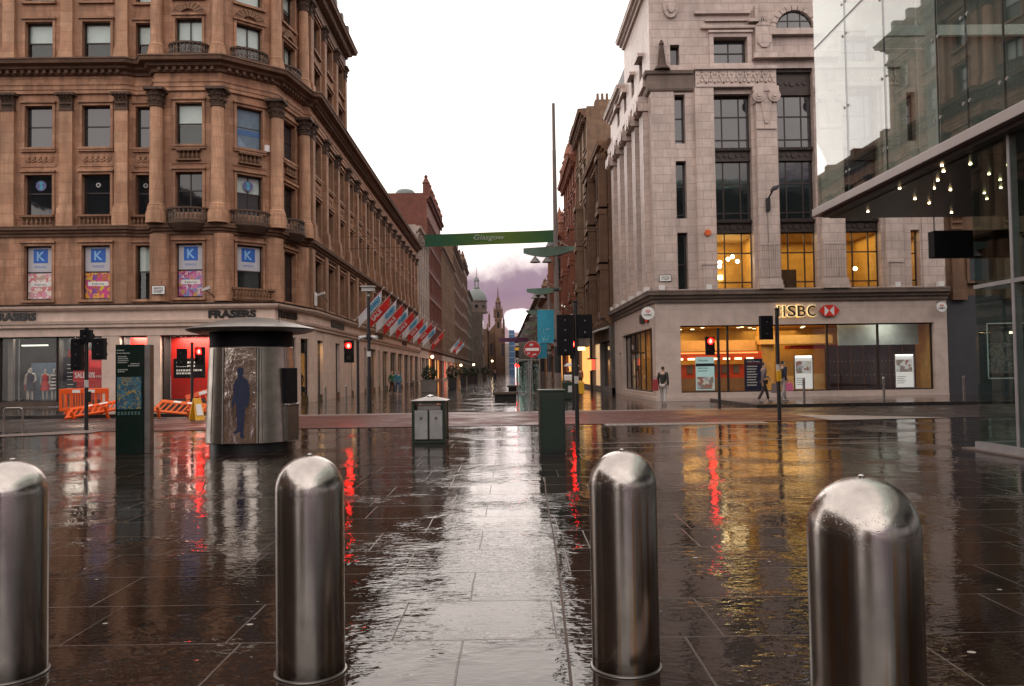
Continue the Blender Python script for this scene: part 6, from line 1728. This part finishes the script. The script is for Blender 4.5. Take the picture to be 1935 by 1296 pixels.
# lobby glazing below
LX, LY = 8.82, 15.05
FL = Fac((LX, LY), (LX, -14)); FLn = Fac((30, LY), (LX, LY))
for a, c in ((.006, 1.13), (1.2, 4.2), (4.26, 7.2), (7.26, 10.2), (10.26, 14), (14.1, 20), (20.1, 29)):
    for z0, z1 in ((.16, 2.98), (3.06, 5.54)): ob('lobby_pane', MB().fbox(FL, a, c, -.01, .01, z0, z1), m_lobbyglass, gb)
for k in range(5):
    for z0, z1 in ((.16, 2.98), (3.06, 5.54)): ob('lobby_pane', MB().fbox(FLn, FLn.L-3*k-2.98, FLn.L-3*k-.02, -.01, .01, z0, z1), m_lobbyglass, gb)
m_mull = plain('pale_mullion', (.35, .34, .34), .4, .3)
for a in (1.165, 4.23, 7.23, 10.23): ob('mullion', MB().fbox(FL, a-.035, a+.035, -.10, .03, .14, 5.55), m_mull, gb)
ob('transom', MB().fbox(FL, 0, 29, -.05, .025, 2.985, 3.055).fbox(FLn, 15, FLn.L-.03, -.05, .025, 2.985, 3.055), m_mull, gb)
ob('sill', MB().fbox(FL, -.06, 29, -.1, .06, .03, .155).fbox(FLn, 6, FLn.L-.1, -.1, .06, .03, .155), m_mull, gb)
ob('threshold', MB().fbox(FL, -.3, 29, -.2, .18, .002, .03), m_kerb, gb)
ob('lobby_floor', MB().box(LX+.2, 30, -14, LY-.2, .002, .02), m_greypier, gb)
ob('bottom_rail', MB().fbox(FLn, 10, FLn.L-.2, -.25, -.2, .95, 1.0), m_steel, gb)
ob('lobby_back', MB().box(17, 30, 0, .2, 0, 5.54), m_greypier, gb)
t = thing('hanging_sign', 'long black sign box hung by thin rods under the soffit', 'sign', (10, 17.2, 4))
q0, q1 = aY(1760, 437, 17.2), aY(1921, 485, 17.2)
ob('box', MB().box(q0.x, q1.x, 17.1, 17.35, q1.z, q0.z), m_blackp, t, bevel=.01)
ob('rod', MB().tube((q0.x+.06, 17.2, q0.z), (q0.x+.06, 17.2, 5.56), .012).tube((q1.x-.1, 17.2, q0.z), (q1.x-.1, 17.2, 5.56), .012), m_black, t)
# ------------------------------------------------------------------ rows of the shopping street
m_glowshop = glow('lit_shop_glass', (1., .45, .12), 1.1)
m_glowshop2 = glow('lit_shop_glass_pale', (1., .66, .34), .5)
m_glowred = glow('lit_red_shopfront', (1., .10, .05), 1.1)
def row_house(name, label, side, y0, y1, zt, mat, floors, pitch, hw, shopm=None, lit=None, X=None, cm=None, gables=0, gz=4, chim=0, deep=14, pil=False, pane=None, detail=True, bay=False, z0=0, rf=None, sill=True):
    X = X if X is not None else (-11.0 if side == 'L' else 7.15)
    sg = -1 if side == 'L' else 1
    t = thing(name, label, 'building', (X+sg*5, (y0+y1)/2, 0))
    F = Fac((X, y0), (X, y1)) if side == 'L' else Fac((X, y1), (X, y0))
    FK = Fac((X-deep, y0), (X, y0)) if side == 'L' else Fac((X, y0), (X+deep, y0))
    n = max(1, int((F.L-.6)/pitch))
    us = [F.L*(i+.5)/n for i in range(n)]
    ops = [(u-hw, u+hw, a, c) for u in us for a, c in floors]
    b = MB().wall(F, 0, F.L, 4.6, zt, ops, .25)
    if detail:
        for o in ops: b.surround(F, *o, t=.1, w=.06, sill=sill)
        for a, c in floors: b.fbox(F, 0, F.L, .002, .08, a-.45, a-.3)
    if bay:
        for u in us[1::3]:
            for a, c in floors[:3]:
                b.fbox(F, u-hw*1.3, u-hw*1.05, .05, .6, a-.5, c+.3).fbox(F, u+hw*1.05, u+hw*1.3, .05, .6, a-.5, c+.3).fbox(F, u-hw*1.4, u+hw*1.4, .05, .7, c+.1, c+.45).fbox(F, u-hw*1.4, u+hw*1.4, .05, .65, a-.6, a-.2)
    ob('wall', b, mat, t)
    ob('wall', MB().wall(FK, 0, FK.L, 0, zt+.3, []), mat, t)
    for o in ops: window(t, F, *o, w=-.18, hm=(.5,), pane=pane or m_pane_far)
    if pil:
        b = MB()
        for i in range(n+1):
            u = min(max(F.L*i/n, .25), F.L-.25)
            b.fbox(F, u-.22, u+.22, .002, .22, 4.9, zt-.9).fbox(F, u-.3, u+.3, .002, .3, zt-1.3, zt-.9)
        ob('pilaster', b, mat, t)
    path = [F.p(0, 0, 0)[:2], F.p(F.L, 0, 0)[:2]]
    ob('shop_cornice', MB().sweep(path, CORN(4.5, .45, .35)), cm or mat, t)
    b = MB().sweep(path, CORN(zt-.6, .7, .7))
    if detail: dentils(b, F, .1, F.L-.1, .08, zt-.85, zt-.6, .7, .3, .3)
    ob('cornice', b, cm or mat, t)
    xa, xb = sorted((X+sg*.3, X+sg*deep))
    ob('roof', MB().box(xa, xb, y0+.2, y1, zt-.3, zt+.25), rf or m_slate, t)
    for k in range(gables):
        u = F.L*(k+.5)/gables; w_ = min(F.L/gables*.42, 4)
        b = MB()
        for i in range(5):
            q = w_*(1-i/5.); b.fbox(F, u-q, u+q, -.5, .12, zt+.1+gz*i/5, zt+.1+gz*(i+1)/5)
        for s_ in (-1, 1): b.lathe([(.5, zt+.1), (.5, zt+1.7), (.62, zt+1.8), (.45, zt+2.1), (.2, zt+2.6), (.3, zt+2.8), (.001, zt+3.2)], F.p(u+s_*w_*1.05, -.1, 0)[:2], 8)
        b.lathe([(.3, zt+gz), (.25, zt+gz+.8), (.001, zt+gz+1.6)], F.p(u, -.1, 0)[:2], 8)
        ob('gable', b, mat, t)
    for k in range(chim):
        y = y0+(y1-y0)*(k+.5)/chim
        b = MB().box(X+sg*1.2, X+sg*2.6, y-.6, y+.6, zt, zt+2.2)
        for q in range(3): b.tube((X+sg*(1.5+.4*q), y, zt+2.2), (X+sg*(1.5+.4*q), y, zt+2.9), .14, .11, 8)
        ob('chimney', b, mat, t)
    # shopfront
    sm = shopm or m_paint
    k = max(1, int(F.L/5))
    gu_ = [F.L*i/k for i in range(k+1)]
    b = MB().fbox(F, 0, F.L, -.3, .06, 3.5, 4.5)
    for u in gu_: b.fbox(F, max(u-.4, 0), min(u+.4, F.L), -.3, .05, 0, 3.5)
    b.fbox(F, 0, F.L, -.3, .0, 0, .35)
    ob('shopfront', b, sm, t)
    for i, (a, c) in enumerate(zip(gu_, gu_[1:])):
        m_ = (lit[i % len(lit)] if lit else None) or m_pane_far
        ob('lit_shop_window' if m_ not in (m_pane_far,) else 'shop_window', MB().fbox(F, a+.4, c-.4, -.28, -.2, .35, 3.5), m_, t)
    return t
fl = lambda z0, n, st_, h: [(z0+st_*i, z0+st_*i+h) for i in range(n)]
row_house('shop_building', 'narrow pale stone building next along from the brown department store', 'L', 105.2, 121, 20.4, m_white, fl(5.8, 4, 3.7, 2.5), 2.2, .62, lit=[None], pil=True)
row_house('shop_building', 'tall dark red sandstone building with pinnacled gables above the flags', 'L', 121, 148, 28.0, m_red, fl(5.8, 5, 4.0, 2.7), 2.6, .75, m_redbrown, [m_glowshop, None, m_glowshop2], gables=4, gz=1.6, chim=0, deep=16)
ob_ = ob('roof_tank', MB().lathe([(1.5, 28.2), (1.5, 28.7), (1.2, 29.1), (.5, 29.3), (.001, 29.3)], (-14.4, 123), 20), m_lead, smooth=40); tag(ob_, 'rounded grey roof housing on top of the red sandstone building', 'roof housing')
row_house('shop_building', 'buff sandstone building with close rows of windows past the red gables', 'L', 148, 185, 24.3, m_buff, fl(5.8, 5, 3.6, 2.4), 2.2, .62, m_paint, [None, m_glowred, m_glowshop2], pil=True)
row_house('shop_building', 'dark brown building with stepped chimneys beyond the far flags', 'L', 185, 229, 30.4, m_brownst, fl(5.8, 6, 4.0, 2.5), 3.2, .75, m_buff, [m_glowshop, None, m_glowshop2], gables=2, gz=2.5, chim=3)
row_house('shop_building', 'grey brown building just before the dome', 'L', 229, 262, 33.0, m_brownst, fl(5.8, 6, 4.3, 2.6), 3.4, .8, m_greyst, [None, m_glowshop2], gables=2, gz=2, chim=2)
row_house('shop_building', 'lower grey stone building under the dome', 'L', 262, 296, 27.5, m_greyst, fl(5.8, 5, 4.1, 2.6), 3.4, .8, m_greyst, [m_glowshop, None], chim=1)
row_house('shop_building', 'distant grey building past the dome', 'L', 310, 380, 25.5, m_brownst, fl(6, 5, 3.8, 2.4), 4.5, .9, m_greyst, [None], detail=False, gables=2, gz=3)
# dome
t = thing('domed_building', 'distant building with a pale copper dome, lantern and spike', 'building', (-13, 303, 0))
cx, cy = -9.3-2, 303
b = MB().box(cx-6, cx+4.2, 296.2, 310, 0, 23)
ob('wall', b, m_greyst, t)
for i in range(3):
    for z in (8, 12.5, 17.5):
        ob('window', MB().box(cx+4.2, cx+4.26, 298+4*i, 299.6+4*i, z, z+2.6), m_pane_far, t)
b = MB().lathe([(4.1, 23), (4.1, 23.6), (3.7, 23.7), (3.7, 27.2), (4.0, 27.3), (4.0, 27.7)], (cx+2, cy), 24); ob('drum', b, m_greyst, t, smooth=40)
for k in range(8):
    a = 2*PI*k/8
    ob('drum_window', MB().tube((cx+2+3.6*math.cos(a), cy+3.6*math.sin(a), 25.4), (cx+2+3.76*math.cos(a), cy+3.76*math.sin(a), 25.4), .7, .7, 10), m_pane_far, t)
ob('dome', MB().lathe([(3.75*math.cos(PI/2*i/10)+.0001, 27.7+4.6*math.sin(PI/2*i/10)) for i in range(11)], (cx+2, cy), 28), m_dome, t, smooth=60)
b = MB().lathe([(1.1, 32.2), (1.1, 32.7), (.75, 32.8)], (cx+2, cy), 16)
for k in range(6): b.tube((cx+2+.8*math.cos(k*PI/3), cy+.8*math.sin(k*PI/3), 32.7), (cx+2+.8*math.cos(k*PI/3), cy+.8*math.sin(k*PI/3), 35), .13, .13, 6)
b.lathe([(1.05, 35), (1.05, 35.3), (.8, 36), (.3, 36.7), (.12, 37), (.07, 40.2), (.001, 40.4)], (cx+2, cy), 14)
ob('lantern', b, m_dome, t)
# church with the slim spire
t = thing('church', 'distant church tower with slim spire and pinnacles at the end of the street', 'church', (-2, 405, 0))
sx0, sy0 = -1.85, 402
b = MB().box(sx0-1.6, sx0+1.6, sy0-1.6, sy0+1.6, 0, 31.6).box(sx0-1.9, sx0+1.9, sy0-1.9, sy0+1.9, 26.4, 26.9).box(sx0-1.85, sx0+1.85, sy0-1.85, sy0+1.85, 31.2, 31.7)
ob('tower', b, m_brownst, t)
for z in (22.5, 27.6): ob('louvre', MB().box(sx0-.55, sx0+.55, sy0-1.64, sy0-1.605, z, z+3), m_dark, t)
b = MB()
for k in range(8): b.tube((sx0+1.15*math.cos(k*PI/4+.2), sy0+1.15*math.sin(k*PI/4+.2), 31.7), (sx0+1.15*math.cos(k*PI/4+.2), sy0+1.15*math.sin(k*PI/4+.2), 35), .22, .2, 6)
b.lathe([(1.45, 35), (1.45, 35.4), (1.0, 36.2), (.8, 37.2), (.34, 38.4), (.26, 40.5), (.001, 43.6)], (sx0, sy0), 12)
ob('spire', b, m_brownst, t)
b = MB()
for x, z in ((-1.9, 31.7), (1.9, 31.7)):
    for y in (-1.9, 1.9): b.lathe([(.42, z-4), (.4, z), (.15, z+1.2), (.001, z+2.4)], (sx0+x, sy0+y), 8)
for x, z in ((-4.5, 29), (2.7, 26.5)): b.lathe([(.5, z-6), (.5, z), (.2, z+1), (.001, z+3.2)], (sx0+x, sy0), 8)
ob('pinnacle', b, m_brownst, t)
b = MB().box(sx0-4.9, sx0+3.2, sy0, sy0+24, 0, 21).fpoly(Fac((sx0-4.9, sy0), (sx0+3.2, sy0)), [(0, 21), (8.1, 21), (4.05, 25.5)], -24, 0)
ob('nave', b, m_brownst, t)
for x in (-3.6, 0, 2.2): ob('window', MB().box(sx0+x-.6, sx0+x+.6, sy0-.06, sy0-.005, 9, 15), m_pane_far, t)
row_house('shop_building', 'distant brown block behind the church', 'L', 430, 900, 24, m_brownst, fl(6, 4, 4.2, 2.4), 24, 4, m_greyst, [None], detail=False, X=-11)
row_house('shop_building', 'distant brown block just before the church spire', 'L', 384, 429, 21, m_brownst, fl(6, 4, 3.6, 2.4), 5, 1, m_greyst, [None], X=-7.2, detail=False, gables=1, gz=3)
# right side of the street
row_house('shop_building', 'lower brown stone building with projecting window bays beside the bank', 'R', 53.4, 64.6, 16.6, m_brownst, fl(5.6, 3, 3.7, 2.5), 1.9, .55, m_greypier, [m_glowshop2, None], cm=m_carve, bay=True, deep=10)
row_house('shop_building', 'tall honey brown building with a roof balustrade behind the lower bays', 'R', 64.6, 74, 22.4, m_buff, fl(5.6, 5, 3.5, 2.4), 2.2, .6, m_greypier, [m_glowshop, m_glowshop2], cm=m_brownst, bay=True, chim=1, X=7.0)
row_house('shop_building', 'red sandstone building with carved gables on the darker side of the street', 'R', 74, 88, 21.2, m_redbrown, fl(5.6, 5, 3.3, 2.2), 2.3, .65, m_redbrown, [m_glowshop, None], cm=m_redbrown, gables=2, gz=2.2, X=6.9, bay=True)
row_house('shop_building', 'rusty red building stepping down beyond the carved gables', 'R', 88, 104, 16.4, m_redbrown, fl(5.6, 3, 3.6, 2.3), 2.6, .7, m_redbrown, [None, m_glowshop], gables=1, gz=3, X=6.9)
row_house('shop_building', 'low dark building behind the lamp masts', 'R', 104, 150, 13.6, m_brownst, fl(5.6, 2, 3.8, 2.3), 3, .75, m_greyst, [None, m_glowshop], gables=2, gz=2, detail=False)
row_house('shop_building', 'grey building far up the darker side of the street', 'R', 150, 240, 16.5, m_greyst, fl(5.6, 3, 3.6, 2.3), 4, .9, m_greyst, [None], detail=False, X=7.5)
row_house('shop_building', 'last grey building on the darker side of the street', 'R', 240, 400, 18, m_greyst, fl(5.6, 3, 3.8, 2.3), 8, 1, m_greyst, [None], detail=False, X=8)
# round corner turret
t = thing('turret', 'round brown corner turret with one narrow window behind the tall lamp mast', 'turret', (6.8, 96, 0))
tx = 6.75
ob('wall', MB().lathe([(.4, 9.0), (1.25, 10.4), (1.25, 15.6), (1.45, 15.8), (1.45, 16.1)], (tx, 96), 20), m_redbrown, t, smooth=40)
ob('roof', MB().lathe([(1.5, 16.1), (.8, 17.6), (.15, 19), (.001, 20)], (tx, 96), 20), m_slate, t, smooth=40)
ob('window', MB().box(tx-.32, tx+.32, 94.68, 94.8, 12.2, 14.6), m_pane_b, t)
# end of the street
t = thing('shopping_hall', 'pale hall with a low curved roof closing the end of the street', 'building', (14, 485, 0))
b = MB().box(-5, 40, 480, 510, 0, 17.5); ob('wall', b, m_white, t)
Fz = Fac((6, 479.5), (41, 479.5))
ob('roof', MB().fpoly(Fz, [(35*i/16, 19+5.2*math.sin(PI*(.12+.76*i/16))) for i in range(17)]+[(35, 18.6), (0, 18.6)], -30, 0), m_greyst, t)
for i in range(7): ob('window', MB().box(7.5+4.5*i, 10.2+4.5*i, 479.86, 479.98, 9, 16), m_pane_far, t)
ob('yellow_band', MB().box(6.3, 13, 479.6, 479.85, 13.4, 15), m_yellow, t)
ob('entrance', MB().box(7, 12, 479.8, 479.97, 0, 5), glow('lit_entrance', (1, .95, .9), 1.4), t)
t = thing('office_tower', 'slim blue glass tower before the curved roof hall', 'building', (5, 424, 0))
ob('wall', MB().box(3.4, 6.4, 422, 440, 0, 22.5), plain('blue_curtain_wall', (.10, .2, .36), .2), t)
for z in range(2, 22, 3): ob('floor_band', MB().box(3.38, 6.42, 421.9, 421.99, z, z+.5), plain('pale_band', (.3, .38, .45), .4), t)
# street banners across
def cross_banner(label, x0, x1, y, z0, z1, cols, txt, wires, sag=.0, tilt=0.):
    t = thing('street_banner', label, 'banner', ((x0+x1)/2, y, z0))
    N = 24
    b = MB()
    for i in range(N):
        qa, qb = i/N, (i+1)/N
        xa, xb = x0+(x1-x0)*qa, x0+(x1-x0)*qb
        za, zb = tilt*qa-sag*math.sin(PI*qa), tilt*qb-sag*math.sin(PI*qb)
        ya, yb = y+.06*math.sin(qa*9), y+.06*math.sin(qb*9)
        b.hexa([(xa, ya-.01, z0+za), (xb, yb-.01, z0+zb), (xb, yb+.01, z0+zb), (xa, ya+.01, z0+za), (xa, ya-.01, z1+za), (xb, yb-.01, z1+zb), (xb, yb+.01, z1+zb), (xa, ya+.01, z1+za)])
    f = ob('fabric', b, cols, t)
    if txt:
        F_ = Fac((0, y), (1, y))
        c = (x0+x1)/2
        ob('lettering', put_text(MB(), txt, F_, c-1.08, c+1.02, z0+.22+tilt*.5-sag, z1-.16+tilt*.5-sag, .09, .012, shear=.22, off=.008), plain('grey_green_letters', (.33, .40, .30), .6), f)
    b = MB()
    for z in (z0, z1):
        b.tube((wires[0], y, z-.1), (x0, y, z), .015, .015, 5).tube((x1, y, z+tilt), (wires[1], y, z+tilt+.1), .015, .015, 5)
    ob('wire', b, m_black, t)
s = NT('green_banner_cloth'); pp = s.pos()
xg = s.math('ABSOLUTE', s.math('DIVIDE', s.n('ShaderNodeSeparateXYZ', {'Vector': pp}).outputs['X'], 4.6))
m_gban = s.P(color=s.ramp(s.math('ADD', xg, s.math('MULTIPLY', s.math('SUBTRACT', s.noise(pp, 1.2, 3), .5), .5)), [(.1, (.085, .15, .012)), (.55, (.03, .105, .018)), (.9, (.006, .075, .032))]), rough=.7)
q0, q1 = aY(803, 466, 55), aY(803, 443, 55); q2 = aY(1048, 457, 55)
cross_banner('long green banner strung across the street above the flags', q0.x, q2.x, 55, q0.z, q1.z, m_gban, 'Glasgow', (-10.9, 7.1), .02, q2.z-q0.z)
cross_banner('far purple banner strung across the street', -10.0*.0-1.0, 8.6, 240, 10.0, 11.2, plain('purple_banner', (.13, .04, .1), .7), None, (-10.5, 7.5), .0)
# steel sculpture on the arcade front
t = thing('steel_sculpture', 'bristling ornamental steel branches over the arcade front behind the lamp mast', 'sculpture', (5.6, 70, 7))
rr = random.Random(9)
for k in range(14):
    bx, bz = 6.6-rr.random()*1.2, 6.4+rr.random()*1.5
    pts = [(6.95, 70+rr.uniform(-1.5, 1.5), bz-.6)]
    a = rr.uniform(1.9, 2.9)
    for i in range(5):
        l = rr.uniform(.35, .6); a -= rr.uniform(-.1, .45)
        q = pts[-1]; pts.append((q[0]+l*math.cos(a), q[1]+rr.uniform(-.15, .15), q[2]+l*math.sin(a)))
    br_ = ob('branch', MB().pipe(pts, .03, 6), m_chrome, t)
    b = MB()
    for q in pts[1:]:
        d = Vector((rr.uniform(-1, 1), rr.uniform(-.5, .5), rr.uniform(-1, 1))).normalized()*.22
        c = Vector(q); e = Vector((-d.z, .05, d.x))*.4
        b.add([c, c+d*.5+e, c+d, c+d*.5-e], [(0, 1, 2, 3)])
    ob('leaf', b, m_chrome, br_)
# small lit signs and lanterns
def lit_box(label, x0, x1, y0, y1, z0, z1, m, cat='sign', name='lit_sign'):
    t = thing(name, label, cat, (x0, y0, z0))
    ob('box', MB().box(x0, x1, y0, y1, z0, z1), m, t)
    ob('bracket', MB().box(x0+.02, x1+.3 if x0 > 0 else x1-.02, (y0+y1)/2-.03, (y0+y1)/2+.03, z1, z1+.06), m_black, t)
x = (1110-950)/1540*63
ob_ = lit_box('glowing orange and red hanging sign on the dark side of the street', x, x+.62, 63, 63.2, 1.55, 2.4, m_glowred)
lit_box('glowing yellow hanging sign half of the orange and red pair', x-.02, x+.30, 62.8, 62.95, 1.5, 2.35, m_glowshop)
x = (1092-950)/1540*66
lit_box('row of small golden letters of light over a doorway', x, x+.62, 66, 66.1, 3.15, 3.42, glow('golden_sign', (1, .72, .35), 3))
ob_ = ob('awning', MB().hexa([(6.2, 54, 4.1), (7.2, 54, 4.35), (7.2, 63, 4.35), (6.2, 63, 4.1), (6.2, 54, 4.2), (7.2, 54, 4.5), (7.2, 63, 4.5), (6.2, 63, 4.2)]), m_greyw); tag(ob_, 'pale flat awning over the shops past the bank', 'awning')
for i, (px, py, Y) in enumerate(((817, 674, 124), (871, 690, 170), (895, 689, 200), (930, 682, 240))):
    q = aY(px, py, Y)
    o = ob('wall_lantern', MB().ball((q.x, Y, q.z), .22+.02*i), m_warm)
    tag(o, ('nearest warm lantern by the orange lit shop', 'second warm lantern up the street', 'third warm lantern up the street', 'most distant warm lantern up the street')[i], 'lantern', 'warm lanterns on the shopfronts')
q = aY(977, 691, 120); o = ob('tail_light', MB().ball((q.x, 120, q.z), .3), m_redlamp); tag(o, 'tiny red light beside the glass shelter', 'light')
# the square behind the camera
row_house('tenement', 'brown tenement on the side of the square out of the picture', 'L', -40, 22, 17, m_brownst, fl(5.6, 3, 3.7, 2.3), 3.4, .8, m_greyst, [None], X=-27, detail=False)
t = thing('tenement', 'unseen dark tenement behind the viewer, cut short to keep bollard reflections bright', 'building', (0, -62, 0))
FB = Fac((-6, -60), (-27, -60))  # unseen block added; the gap beside it leaves a bright stripe in the bollards
ops = [(3+4*i, 4.6+4*i, z, z+2.2) for i in range(4) for z in (1.2, 5.6, 9.3)]
ob('wall', MB().wall(FB, 0, FB.L, 0, 13, ops, .3), m_brownst, t)
for o in ops: window(t, FB, *o, pane=m_pane)
ob('roof', MB().box(-27, -6, -72, -60.2, 12.6, 13.4), m_slate, t)

# ------------------------------------------------------------------ render settings
sc.render.engine = 'CYCLES'
sc.cycles.use_denoising = True
try: sc.cycles.denoiser = 'OPENIMAGEDENOISE'
except Exception: pass
sc.cycles.max_bounces = 8
sc.cycles.diffuse_bounces = 3
sc.cycles.glossy_bounces = 5
sc.cycles.transparent_max_bounces = 16
sc.cycles.sample_clamp_indirect = 6
sc.cycles.caustics_reflective = False
sc.cycles.caustics_refractive = False
